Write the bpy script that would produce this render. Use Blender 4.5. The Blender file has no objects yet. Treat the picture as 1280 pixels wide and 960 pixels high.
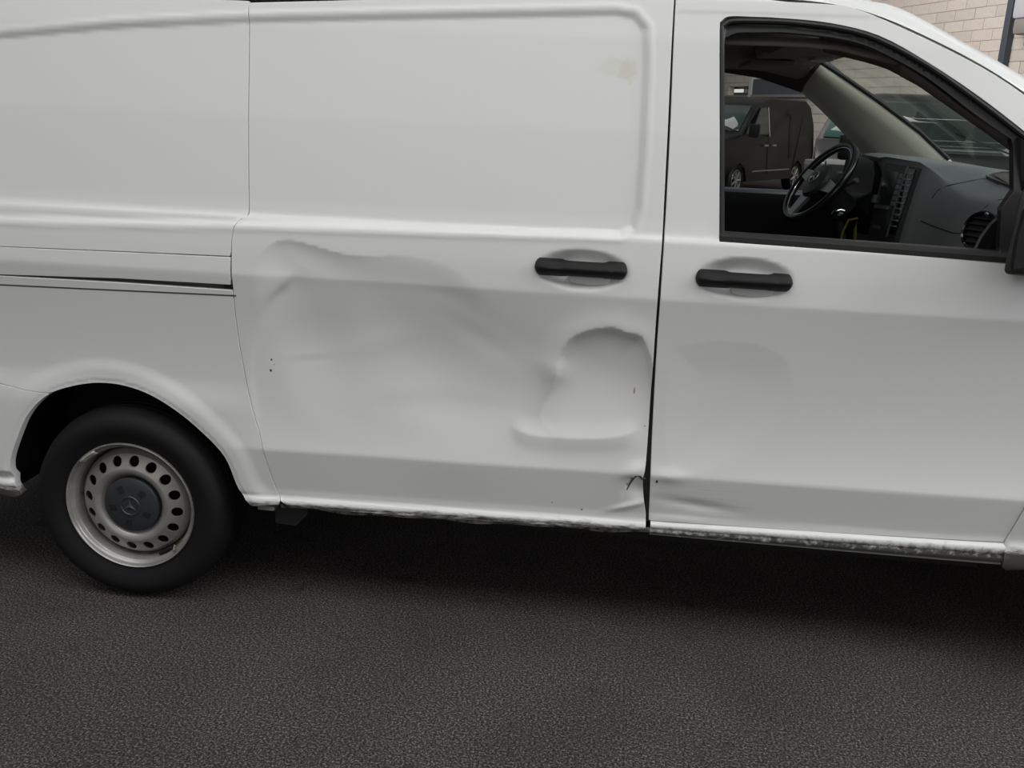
import bpy, bmesh, math, random
import numpy as np
from mathutils import Vector, Matrix
from mathutils.geometry import delaunay_2d_cdt

sc = bpy.context.scene
COL = sc.collection
PI = math.pi
random.seed(4)

# ------------------------------------------------------------------ camera
F = 1177.4
CP = np.array([1.5503, -2.6853, 1.6566])
_y, _p, _r = np.radians([6.145, 16.425, 2.28])
_f = np.array([-math.sin(_y) * math.cos(_p), math.cos(_y) * math.cos(_p), -math.sin(_p)])
_r0 = np.array([math.cos(_y), math.sin(_y), 0.0])
_u0 = np.cross(_r0, _f)
CR = math.cos(_r) * _r0 + math.sin(_r) * _u0
CU = -math.sin(_r) * _r0 + math.cos(_r) * _u0
cam_d = bpy.data.cameras.new('camera')
cam = bpy.data.objects.new('camera', cam_d)
COL.objects.link(cam)
cam_d.sensor_width = 36
cam_d.lens = F / 1280 * 36
cam_d.clip_start = 0.05
cam_d.clip_end = 200
M = Matrix.Identity(4)
for i in range(3):
    M[i][0], M[i][1], M[i][2], M[i][3] = CR[i], CU[i], -_f[i], CP[i]
cam.matrix_world = M
sc.camera = cam

# ------------------------------------------------------------------ world, lamps, exposure
w = bpy.data.worlds.new('hall_light')
sc.world = w
w.use_nodes = True
w.node_tree.nodes['Background'].inputs[0].default_value = (0.93, 0.97, 1.0, 1)
w.node_tree.nodes['Background'].inputs[1].default_value = 0.23
sc.view_settings.view_transform = 'Standard'
sc.view_settings.look = 'None'
sc.view_settings.gamma = 1
sc.view_settings.use_curve_mapping = False
sc.view_settings.exposure = -0.36


def area(name, loc, sx, sy, power, col=(1, 1, 1), rot=(0, 0, 0)):
    d = bpy.data.lights.new(name, 'AREA')
    d.shape = 'RECTANGLE'
    d.size, d.size_y, d.energy, d.color = sx, sy, power, col
    o = bpy.data.objects.new(name, d)
    COL.objects.link(o)
    o.location, o.rotation_euler = loc, rot
    return o


# out-of-view hall lamp row overhead, then three added fill lamps
area('unseen_area_lamp', (1.5, -2.6, 5.6), 10, 2.6, 300, (1, .985, .955), (math.radians(8), 0, 0))
area('unseen_area_lamp', (3.5, -11.5, 4.8), 16, 4, 190, (1, .985, .96), (math.radians(70), 0, 0))  # added fill from behind the camera, reaches the cab trim through the near window
area('unseen_area_lamp', (8.6, -1.2, 4.9), 4, 4, 400, (.95, .98, 1), (0, math.radians(52), math.radians(-35)))  # added fill aimed at the cab interior through the windscreen
area('unseen_area_lamp', (3.0, 15.0, 6.5), 6, 9, 1150, (1, .96, .92), (0, math.radians(-48), math.radians(20)))  # added fill tilted at the block wall to brighten it


# ------------------------------------------------------------------ helpers
def ray(a, b):
    return _f + (a - 640) / F * CR - (b - 480) / F * CU


def at(a, b, Y):                       # point seen at (a,b) on the plane y = Y
    d = ray(a, b)
    return CP + d * (Y - CP[1]) / d[1]


def link(o, parent=None):
    COL.objects.link(o)
    if parent is not None:
        o.parent = parent
    return o


def empty(name, loc=(0, 0, 0), rz=0, parent=None):
    o = bpy.data.objects.new(name, None)
    o.empty_display_size = .2
    o.location = loc
    o.rotation_euler = (0, 0, rz)
    return link(o, parent)


def tag(o, label=None, cat=None, group=None, kind=None):
    if label: o['label'] = label
    if cat: o['category'] = cat
    if group: o['group'] = group
    if kind: o['kind'] = kind
    return o


def mesh(name, V, Fc, mat, parent=None, smooth=True, label=None, angle=35):
    me = bpy.data.meshes.new(name)
    me.from_pydata([tuple(map(float, v)) for v in V], [], [tuple(map(int, f)) for f in Fc])
    me.validate()
    if mat: me.materials.append(mat)
    o = bpy.data.objects.new(name, me)
    link(o, parent)
    if smooth:
        me.polygons.foreach_set('use_smooth', [True] * len(me.polygons))
        bm = bmesh.new(); bm.from_mesh(me)
        for e in bm.edges:
            if len(e.link_faces) == 2 and e.calc_face_angle(0) > math.radians(angle): e.smooth = False
        bm.to_mesh(me); bm.free()
    if label: o['label'] = label
    return o


class MB:
    def __init__(s): s.V = []; s.F = []
    def add(s, V, Fc):
        n = len(s.V); s.V += [tuple(v) for v in V]; s.F += [tuple(i + n for i in f) for f in Fc]; return s
    def box(s, a, b, R=None, c=(0, 0, 0), bev=0):
        bm = bmesh.new(); bmesh.ops.create_cube(bm, size=1)
        for v in bm.verts:
            v.co = Vector([(a[i] + b[i]) / 2 + v.co[i] * (b[i] - a[i]) for i in range(3)])
        if bev:
            bmesh.ops.bevel(bm, geom=bm.edges[:], offset=bev, segments=2, affect='EDGES', profile=.6)
        bm.verts.index_update()
        V = [v.co.copy() for v in bm.verts]
        if R is not None: V = [R @ v + Vector(c) for v in V]
        s.add(V, [[v.index for v in f.verts] for f in bm.faces]); bm.free(); return s
    def tube(s, pts, r, n=10, flat=1.0, up=(0, 0, 1), caps=True):
        pts = [Vector(p) for p in pts]; m = len(pts)
        rs = r if isinstance(r, (list, tuple)) else [r] * m
        V = []; Fc = []
        for i, p in enumerate(pts):
            t = (pts[min(i + 1, m - 1)] - pts[max(i - 1, 0)]).normalized()
            a = t.cross(Vector(up))
            if a.length < 1e-3: a = t.cross(Vector((1, 0, 0)))
            a.normalize(); b = a.cross(t).normalized()
            for k in range(n):
                q = 2 * PI * k / n
                V.append(p + a * math.cos(q) * rs[i] + b * math.sin(q) * rs[i] * flat)
        for i in range(m - 1):
            for k in range(n):
                k2 = (k + 1) % n
                Fc.append((i * n + k, i * n + k2, (i + 1) * n + k2, (i + 1) * n + k))
        if caps:
            Fc.append(tuple(range(n))[::-1]); Fc.append(tuple((m - 1) * n + k for k in range(n)))
        return s.add(V, Fc)
    def grid(s, rows):
        m = len(rows[0]); V = [p for r_ in rows for p in r_]
        Fc = [(i * m + j, i * m + j + 1, (i + 1) * m + j + 1, (i + 1) * m + j) for i in range(len(rows) - 1) for j in range(m - 1)]
        return s.add(V, Fc)
    def prism(s, loop, off):            # closed loop of points swept by the vector off
        n = len(loop); off = Vector(off)
        V = [Vector(p) for p in loop] + [Vector(p) + off for p in loop]
        Fc = [tuple(range(n)), tuple(range(2 * n - 1, n - 1, -1))] + [(i, i + n, (i + 1) % n + n, (i + 1) % n) for i in range(n)]
        return s.add(V, Fc)
    def ellipsoid(s, c, r, n=16, m=10):
        V = []; Fc = []
        for i in range(m + 1):
            t = PI * i / m
            for k in range(n):
                q = 2 * PI * k / n
                V.append((c[0] + r[0] * math.sin(t) * math.cos(q), c[1] + r[1] * math.sin(t) * math.sin(q), c[2] + r[2] * math.cos(t)))
        for i in range(m):
            for k in range(n): Fc.append((i * n + k, i * n + (k + 1) % n, (i + 1) * n + (k + 1) % n, (i + 1) * n + k))
        return s.add(V, Fc)
    def build(s, name, mat, parent=None, label=None, smooth=True, angle=35, fix=True):
        o = mesh(name, s.V, s.F, mat, parent, False, label)
        me = o.data
        bm = bmesh.new(); bm.from_mesh(me)
        bmesh.ops.remove_doubles(bm, verts=bm.verts[:], dist=1e-5)
        if fix: bmesh.ops.recalc_face_normals(bm, faces=bm.faces[:])
        for f in bm.faces: f.smooth = smooth
        for e in bm.edges:
            if len(e.link_faces) == 2 and e.calc_face_angle(0) > math.radians(angle): e.smooth = False
        bm.to_mesh(me); bm.free()
        return o


def solid(o, t, off=0):
    m = o.modifiers.new('thickness', 'SOLIDIFY'); m.thickness = t; m.offset = off; return o


def sub(o, n=2):
    m = o.modifiers.new('smooth', 'SUBSURF'); m.levels = n; m.render_levels = n; return o


# ------------------------------------------------------------------ materials
def mat(name, col, rough=.5, metal=0, coat=0, coat_r=.05, spec=.5, bump=None, vary=None, emit=None):
    m = bpy.data.materials.new(name); m.use_nodes = True
    nt = m.node_tree; b = nt.nodes['Principled BSDF']
    b.inputs['Base Color'].default_value = (*col, 1)
    b.inputs['Roughness'].default_value = rough
    b.inputs['Metallic'].default_value = metal
    b.inputs['Coat Weight'].default_value = coat
    b.inputs['Coat Roughness'].default_value = coat_r
    b.inputs['Specular IOR Level'].default_value = spec
    if emit:
        b.inputs['Emission Color'].default_value = (*emit[0], 1); b.inputs['Emission Strength'].default_value = emit[1]
    tc = nt.nodes.new('ShaderNodeTexCoord')
    if bump:
        n = nt.nodes.new('ShaderNodeTexNoise'); n.inputs['Scale'].default_value = bump[0]; n.inputs['Detail'].default_value = 4
        bp = nt.nodes.new('ShaderNodeBump'); bp.inputs['Strength'].default_value = bump[1]; bp.inputs['Distance'].default_value = .002
        nt.links.new(tc.outputs['Object'], n.inputs['Vector']); nt.links.new(n.outputs['Fac'], bp.inputs['Height']); nt.links.new(bp.outputs['Normal'], b.inputs['Normal'])
    if vary:
        n = nt.nodes.new('ShaderNodeTexNoise'); n.inputs['Scale'].default_value = vary[0]; n.inputs['Detail'].default_value = 5
        r = nt.nodes.new('ShaderNodeValToRGB')
        r.color_ramp.elements[0].position = .35; r.color_ramp.elements[0].color = (*vary[1], 1)
        r.color_ramp.elements[1].position = .65; r.color_ramp.elements[1].color = (*col, 1)
        nt.links.new(tc.outputs['Object'], n.inputs['Vector']); nt.links.new(n.outputs['Fac'], r.inputs['Fac']); nt.links.new(r.outputs['Color'], b.inputs['Base Color'])
    return m


def white_paint(name, marks=(), dirt=True, scuff=None):
    """white clear-coated paint; road dirt near the sill, small stains at given places"""
    base = (.735, .745, .735)
    dr = dirt if isinstance(dirt, tuple) else (.352, .408, .66)
    m = mat(name, base, .42, 0, .35, .22, .4)
    nt = m.node_tree; b = nt.nodes['Principled BSDF']; N = nt.nodes.new; Lk = nt.links.new
    tc = [n for n in nt.nodes if n.type == 'TEX_COORD'][0]
    cur = N('ShaderNodeRGB'); cur.outputs[0].default_value = (*base, 1); cur = cur.outputs[0]

    def mix(fac, col, prev):
        x = N('ShaderNodeMix'); x.data_type = 'RGBA'
        Lk(fac, x.inputs[0]); Lk(prev, x.inputs[6]); x.inputs[7].default_value = (*col, 1)
        return x.outputs[2]

    def mth(op, a, bb=None, clamp=False):
        x = N('ShaderNodeMath'); x.operation = op; x.use_clamp = clamp
        for i, v in enumerate((a, bb)):
            if v is None: continue
            if isinstance(v, (int, float)): x.inputs[i].default_value = v
            else: Lk(v, x.inputs[i])
        return x.outputs[0]

    # very faint grime film
    n0 = N('ShaderNodeTexNoise'); n0.inputs['Scale'].default_value = 2.2; n0.inputs['Detail'].default_value = 6
    Lk(tc.outputs['Object'], n0.inputs['Vector'])
    cur = mix(mth('MULTIPLY', n0.outputs['Fac'], .10), (.6, .59, .55), cur)
    if dirt:
        sp = N('ShaderNodeSeparateXYZ'); Lk(tc.outputs['Object'], sp.inputs[0])
        mp = N('ShaderNodeMapping'); mp.inputs['Scale'].default_value = (26, 26, 30) if isinstance(dirt, tuple) else (12, 12, 60); Lk(tc.outputs['Object'], mp.inputs['Vector'])
        n1 = N('ShaderNodeTexNoise'); n1.inputs['Scale'].default_value = 1.6; n1.inputs['Detail'].default_value = 8; n1.inputs['Roughness'].default_value = .7
        Lk(mp.outputs[0], n1.inputs['Vector'])
        # sill height rises by 2 cm per metre towards the front
        zz = mth('SUBTRACT', sp.outputs[2], mth('MULTIPLY', sp.outputs[0], .022))
        mr = N('ShaderNodeMapRange'); Lk(zz, mr.inputs[0])
        mr.inputs[1].default_value = dr[0]; mr.inputs[2].default_value = dr[1]; mr.inputs[3].default_value = 1.0; mr.inputs[4].default_value = 0
        f1 = mth('MULTIPLY', mth('SUBTRACT', mth('ADD', n1.outputs['Fac'], mth('MULTIPLY', mr.outputs[0], .55)), dr[2]), 5, True)
        f1 = mth('MULTIPLY', f1, mth('MULTIPLY', mr.outputs[0], 2.2, True))
        cur = mix(mth('MULTIPLY', f1, .9), (.028, .024, .020), cur)
    for (x, z, rx, rz, col, st) in marks:
        mp = N('ShaderNodeMapping'); mp.inputs['Location'].default_value = (-x / rx, 0, -z / rz); mp.inputs['Scale'].default_value = (1 / rx, 0, 1 / rz)
        Lk(tc.outputs['Object'], mp.inputs['Vector'])
        L_ = N('ShaderNodeVectorMath'); L_.operation = 'LENGTH'; Lk(mp.outputs[0], L_.inputs[0])
        nn = N('ShaderNodeTexNoise'); nn.inputs['Scale'].default_value = 2.5 / max(rx, rz); nn.inputs['Detail'].default_value = 4
        Lk(tc.outputs['Object'], nn.inputs['Vector'])
        d = mth('ADD', L_.outputs['Value'], mth('MULTIPLY', mth('SUBTRACT', nn.outputs['Fac'], .5), 1.1))
        f = mth('MULTIPLY', mth('SUBTRACT', 1.0, d), 2.5, True)
        cur = mix(mth('MULTIPLY', f, st), col, cur)
    if scuff:
        x, z, rx, rz = scuff
        mp = N('ShaderNodeMapping'); mp.inputs['Location'].default_value = (-x / rx, 0, -z / rz); mp.inputs['Scale'].default_value = (1 / rx, 0, 1 / rz)
        Lk(tc.outputs['Object'], mp.inputs['Vector'])
        L_ = N('ShaderNodeVectorMath'); L_.operation = 'LENGTH'; Lk(mp.outputs[0], L_.inputs[0])
        ms = N('ShaderNodeMapping'); ms.inputs['Scale'].default_value = (6, 1, 120); ms.inputs['Rotation'].default_value = (0, .04, 0)
        Lk(tc.outputs['Object'], ms.inputs['Vector'])
        nn = N('ShaderNodeTexNoise'); nn.inputs['Scale'].default_value = 1.5; nn.inputs['Detail'].default_value = 6
        Lk(ms.outputs[0], nn.inputs['Vector'])
        f = mth('MULTIPLY', mth('SUBTRACT', 1.0, L_.outputs['Value']), 2, True)
        g = mth('MULTIPLY', mth('SUBTRACT', nn.outputs['Fac'], .50), 7, True)
        cur = mix(mth('MULTIPLY', mth('MULTIPLY', f, g), .45), (.62, .58, .46), cur)
    Lk(cur, b.inputs['Base Color'])
    return m


def glass(name, tint, haze=.06, gloss=1.0):
    m = bpy.data.materials.new(name); m.use_nodes = True; nt = m.node_tree; nt.nodes.clear()
    N = nt.nodes.new; Lk = nt.links.new
    o = N('ShaderNodeOutputMaterial'); t = N('ShaderNodeBsdfTransparent'); t.inputs[0].default_value = (*tint, 1)
    g = N('ShaderNodeBsdfGlossy'); g.inputs['Roughness'].default_value = .03
    d = N('ShaderNodeBsdfDiffuse'); d.inputs[0].default_value = (.35, .42, .40, 1)
    lw = N('ShaderNodeLayerWeight'); lw.inputs[0].default_value = .5; pw = N('ShaderNodeMath'); pw.operation = 'POWER'; pw.inputs[1].default_value = 5; Lk(lw.outputs['Facing'], pw.inputs[0])
    f = N('ShaderNodeMath'); f.operation = 'MULTIPLY_ADD'; f.inputs[1].default_value = .5; f.inputs[2].default_value = .03; Lk(pw.outputs[0], f.inputs[0])
    m0 = N('ShaderNodeMixShader'); m0.inputs[0].default_value = haze
    n = N('ShaderNodeTexNoise'); n.inputs['Scale'].default_value = 2.5; n.inputs['Detail'].default_value = 2
    tc = N('ShaderNodeTexCoord'); Lk(tc.outputs['Object'], n.inputs['Vector'])
    mm = N('ShaderNodeMath'); mm.operation = 'MULTIPLY'; mm.inputs[1].default_value = haze * 2; Lk(n.outputs['Fac'], mm.inputs[0]); Lk(mm.outputs[0], m0.inputs[0])
    Lk(t.outputs[0], m0.inputs[1]); Lk(d.outputs[0], m0.inputs[2])
    m1 = N('ShaderNodeMixShader'); ff = N('ShaderNodeMath'); ff.operation = 'MULTIPLY'; ff.inputs[1].default_value = gloss
    Lk(f.outputs[0], ff.inputs[0]); Lk(ff.outputs[0], m1.inputs[0]); Lk(m0.outputs[0], m1.inputs[1]); Lk(g.outputs[0], m1.inputs[2])
    Lk(m1.outputs[0], o.inputs[0])
    return m


M_ = {}
M_['rubber'] = mat('black_rubber', (.012, .012, .012), .55, bump=(300, .2))
M_['seal'] = mat('satin_black_trim', (.018, .018, .018), .32)
M_['handle'] = mat('grained_black_plastic', (.006, .006, .0065), .5, spec=.3, bump=(900, .5))
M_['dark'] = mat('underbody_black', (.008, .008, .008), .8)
M_['shell'] = mat('inner_sheet_grey', (.10, .10, .10), .6)
M_['gap'] = mat('door_gap_grey', (.045, .045, .047), .6)
M_['tyre'] = mat('tyre_rubber', (.006, .006, .0063), .7, spec=.3, bump=(60, .3))
M_['rim'] = mat('silver_wheel_paint', (.36, .355, .35), .36, .35, .2, bump=None, vary=(9, (.27, .255, .235)))
M_['rimrust'] = mat('dirty_wheel_barrel', (.19, .165, .14), .6, .2, vary=(30, (.09, .065, .05)))
M_['cap'] = mat('dark_grey_cap_plastic', (.030, .034, .038), .42)
M_['capstar'] = mat('cap_emblem_plastic', (.05, .055, .06), .3)
M_['weight'] = mat('wheel_weight_zinc', (.42, .42, .38), .5, .3)
M_['chrome'] = mat('chrome', (.75, .77, .8), .12, 1)
M_['liner'] = mat('headliner_grey_fabric', (.40, .35, .32), .85, bump=(400, .3))
M_['liner_dark'] = mat('dark_brown_liner', (.10, .085, .08), .85)
M_['beige'] = mat('beige_pillar_trim', (.78, .74, .63), .6, bump=(500, .2))
M_['dash'] = mat('soft_dashboard_plastic', (.175, .185, .195), .36, bump=(700, .35))
M_['dash2'] = mat('dark_dashboard_plastic', (.022, .023, .025), .42, bump=(700, .3))
M_['gloss'] = mat('gloss_black_plastic', (.008, .008, .009), .12)
M_['screen'] = mat('display_glass', (.02, .028, .028), .15)
M_['silver'] = mat('satin_silver_plastic', (.32, .33, .34), .3, .7)
M_['leather'] = mat('glossy_black_leather', (.012, .012, .014), .2, bump=(500, .1))
M_['yellow'] = mat('yellow_strap', (.13, .12, .01), .6)
M_['dustp'] = mat('dusty_plug', (.20, .19, .165), .8)
M_['blackcar'] = mat('black_car_paint', (.003, .0028, .003), .3, 0, 0, .05, .15)
M_['greycar'] = mat('dark_grey_car_paint', (.012, .011, .011), .3, .0, .25, .04)
M_['carglass'] = mat('dark_car_glass', (.015, .022, .021), .06, 0, 0)
M_['tealglass'] = mat('teal_car_glass', (.03, .06, .055), .06, 0, 0)
M_['alloy'] = mat('alloy_silver', (.6, .6, .61), .25, .8)
M_['lamp'] = mat('lamp_lens', (.2, .21, .22), .12, .6)
M_['amber'] = mat('reddish_lens', (.55, .18, .12), .3)
M_['steel'] = mat('slate_grey_steel', (.045, .055, .07), .5)
M_['whitetrim'] = mat('off_white_trim', (.55, .54, .52), .6)
M_['fit'] = mat('white_enamel', (.42, .43, .46), .45)
M_['fit2'] = mat('taupe_enamel', (.22, .20, .19), .5)
M_['cladding'] = mat('blue_grey_cladding', (.075, .085, .10), .55)
M_['tube'] = mat('lamp_tube', (.9, .9, .9), .5, emit=((1, .98, .95), 14))
M_['winlamp'] = mat('lit_lamp_panel', (.8, .8, .8), .5, emit=((1, .97, .92), .7))
M_['glass'] = glass('green_tinted_windscreen', (.87, .915, .895), .07, .9)
M_['clear'] = glass('clear_side_glass', (.93, .96, .95), .0, .35)

# ------------------------------------------------------------------ side surface of the van (y inward, x forward)
_zk = [0.30, 0.345, 0.36, 0.392, 0.397, 0.401, 0.411, 0.417, 0.427, 0.45, 0.587, 0.593, 0.63, 0.68, 0.76, 0.90, 1.00, 1.10, 1.139, 1.145, 1.22, 1.305, 1.325, 1.36, 1.60, 1.85, 1.96, 2.05]
_yk = [0.075, 0.038, 0.030, 0.023, 0.027, 0.022, 0.020, 0.022, 0.034, 0.034, 0.0120, 0.0120, 0.0165, 0.0215, 0.026, 0.025, 0.0185, 0.0075, 0.0012, 0.001, 0.008, 0.018, 0.030, 0.037, 0.072, 0.118, 0.145, 0.19]
_mz = np.array([.593, .63, .68, .76, .90, 1.00, 1.10, 1.139]); _my = np.array([.0120, .0200, .0260, .0315, .0290, .0200, .0068, .0012])
_pf = np.polyfit(_mz, _my, 4); _ms = np.linspace(.593, 1.139, 40)          # smooth hollow of the door skin
_zk = [z for z in _zk if z < .592] + list(_ms) + [z for z in _zk if z > 1.14]
_yk = _yk[:11] + list(np.polyval(_pf, _ms)) + _yk[-9:]
assert len(_zk) == len(_yk)
_zz = np.arange(.25, 2.1, .001)
_yy = np.interp(_zz, _zk, _yk)
_k = np.exp(-.5 * (np.arange(-30, 31) / 3.2) ** 2); _k /= _k.sum()
_yy = np.convolve(np.pad(_yy, 30, 'edge'), _k, 'valid')


def tilt(X, Z):      # body lines rise a little towards the front at the sill
    return np.where(Z < .9, (X - 1.0) * .018 * np.clip((.9 - Z) / .45, 0, 1), 0)


def prof(X, Z):
    X = np.asarray(X, float); Z = np.asarray(Z, float)
    y = np.interp(Z - tilt(X, Z), _zz, _yy)
    up = np.clip((Z - 1.3) / .65, 0, 1)
    y = y + .11 * np.clip(X - 2.0, 0, None) ** 2 * up + .03 * np.clip(X - 2.4, 0, None) ** 2
    y = y + .02 * np.clip(-X, 0, None) ** 2
    return y


def side(a, b):      # point of the undented body side seen at (a,b): (X, Z)
    Y = .03
    for _ in range(8):
        P = at(a, b, Y); Y = float(prof(P[0], P[2]))
    return (P[0], P[2])


def sides(L): return [side(*q) for q in L]


def smooth_poly(P, n=6, closed=False):
    """Catmull-Rom through the points"""
    P = [np.array(p, float) for p in P]; m = len(P); out = []
    rng = range(m if closed else m - 1)
    for i in rng:
        p0 = P[(i - 1) % m] if closed or i > 0 else P[0]; p1 = P[i]; p2 = P[(i + 1) % m]; p3 = P[(i + 2) % m] if closed or i + 2 < m else P[-1]
        for k in range(n):
            t = k / n
            out.append(.5 * ((2 * p1) + (-p0 + p2) * t + (2 * p0 - 5 * p1 + 4 * p2 - p3) * t * t + (-p0 + 3 * p1 - 3 * p2 + p3) * t ** 3))
    if not closed: out.append(P[-1])
    return [tuple(p) for p in out]


def resample(P, step):
    out = []
    n = len(P)
    for i in range(n):
        a = np.array(P[i]); b = np.array(P[(i + 1) % n]); L = np.linalg.norm(b - a)
        if L < step * .3 and i: continue
        k = max(1, int(round(L / step)))
        for j in range(k): out.append(a + (b - a) * j / k)
    return np.array(out)


def seg_dist(X, Z, P, closed=True):
    """distance to polyline"""
    D = np.full(X.shape, 1e9); P = np.array(P)
    n = len(P)
    for i in range(n if closed else n - 1):
        a = P[i]; b = P[(i + 1) % n]; d = b - a; L2 = d @ d + 1e-12
        t = np.clip(((X - a[0]) * d[0] + (Z - a[1]) * d[1]) / L2, 0, 1)
        D = np.minimum(D, np.hypot(X - a[0] - t * d[0], Z - a[1] - t * d[1]))
    return D


def inside(X, Z, P):
    P = np.array(P); n = len(P); c = np.zeros(X.shape, bool)
    for i in range(n):
        x1, z1 = P[i]; x2, z2 = P[(i + 1) % n]
        if z1 == z2: continue
        c ^= ((z1 > Z) != (z2 > Z)) & (X < (x2 - x1) * (Z - z1) / (z2 - z1) + x1)
    return c


def sdist(X, Z, P):      # positive inside
    return np.where(inside(X, Z, P), 1, -1) * seg_dist(X, Z, P)


def ss(t): t = np.clip(t, 0, 1); return t * t * (3 - 2 * t)


def panel(name, outline, material, h, parent, holes=(), step=.01, fl=.03, label=None, lipdir=1):
    loops = [resample(outline, step)] + [resample(hh, step) for hh in holes]
    L0 = loops[0]
    gx = np.arange(L0[:, 0].min(), L0[:, 0].max(), step); gz = np.arange(L0[:, 1].min(), L0[:, 1].max(), step)
    GX, GZ = np.meshgrid(gx, gz); GX = GX.copy(); GX[::2] += step * .5
    GX = GX.ravel(); GZ = GZ.ravel()
    ok = inside(GX, GZ, L0)
    for hh in loops[1:]: ok &= ~inside(GX, GZ, hh)
    GX = GX[ok]; GZ = GZ[ok]
    for lp in loops:
        k = seg_dist(GX, GZ, lp) > step * .55
        GX = GX[k]; GZ = GZ[k]
    pts = []; edges = []
    for lp in loops:
        n = len(pts); pts += [tuple(p) for p in lp]; edges += [(n + i, n + (i + 1) % len(lp)) for i in range(len(lp))]
    nb = len(pts); pts += list(zip(GX.tolist(), GZ.tolist()))
    r = delaunay_2d_cdt([Vector(p) for p in pts], edges, [], 2, 1e-7, True)
    P = np.array([(v.x, v.y) for v in r[0]]); T = [tuple(f) for f in r[2]]
    orig = r[3]
    idx = {}
    for i, o_ in enumerate(orig):
        for q in o_: idx[q] = i
    T2 = []
    TA = np.array(T); C_ = P[TA].mean(1); keep = inside(C_[:, 0], C_[:, 1], L0)
    for hh in loops[1:]: keep &= ~inside(C_[:, 0], C_[:, 1], hh)
    T = [tuple(f) for f in TA[keep]]
    for f in T:
        a, b, c = P[f[0]], P[f[1]], P[f[2]]
        T2.append(f if (b[0] - a[0]) * (c[1] - a[1]) - (b[1] - a[1]) * (c[0] - a[0]) > 0 else f[::-1])
    X, Z = P[:, 0], P[:, 1]
    e = .002
    Y = h(X, Z); hx = (h(X + e, Z) - h(X - e, Z)) / (2 * e); hz = (h(X, Z + e) - h(X, Z - e)) / (2 * e)
    N = np.stack([hx, -np.ones_like(hx), hz], 1); N /= np.linalg.norm(N, axis=1)[:, None]
    V = [tuple(v) for v in np.stack([X, Y, Z], 1)]; Ns = [tuple(n) for n in N]
    s0 = 0
    for li, lp in enumerate(loops):
        n = len(lp); ids = [idx[s0 + i] for i in range(n)]; s0 += n
        Q = P[ids]; area_ = .5 * np.sum(Q[:, 0] * np.roll(Q[:, 1], -1) - np.roll(Q[:, 0], -1) * Q[:, 1])
        t = np.roll(Q, -1, 0) - np.roll(Q, 1, 0); t /= np.linalg.norm(t, axis=1)[:, None] + 1e-9
        nn = np.stack([t[:, 1], -t[:, 0]], 1)
        if area_ < 0: nn = -nn
        if li: nn = -nn           # away from the sheet
        rings = [ids]
        for (o_, dy, mixn) in ((.0010, .0006, .6), (.0018, .0026, 1.0), (.0018, fl, 1.0)):
            base = len(V)
            for k in range(n):
                V.append((Q[k, 0] + nn[k, 0] * o_, V[ids[k]][1] + dy, Q[k, 1] + nn[k, 1] * o_))
                v = np.array(Ns[ids[k]]) * (1 - mixn) + np.array([nn[k, 0], -.05, nn[k, 1]]) * mixn
                Ns.append(tuple(v / np.linalg.norm(v)))
            rings.append(list(range(base, base + n)))
        fl_ccw = (area_ > 0) != bool(li)
        for a, b in zip(rings[:-1], rings[1:]):
            for k in range(n):
                k2 = (k + 1) % n
                q = (a[k2], a[k], b[k], b[k2])
                T2.append(q if fl_ccw else q[::-1])
    me = bpy.data.meshes.new(name)
    me.from_pydata(V, [], T2)
    me.materials.append(material)
    me.polygons.foreach_set('use_smooth', [True] * len(me.polygons))
    me.normals_split_custom_set_from_vertices(Ns)
    o = bpy.data.objects.new(name, me)
    link(o, parent)
    if label: o['label'] = label
    return o


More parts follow.
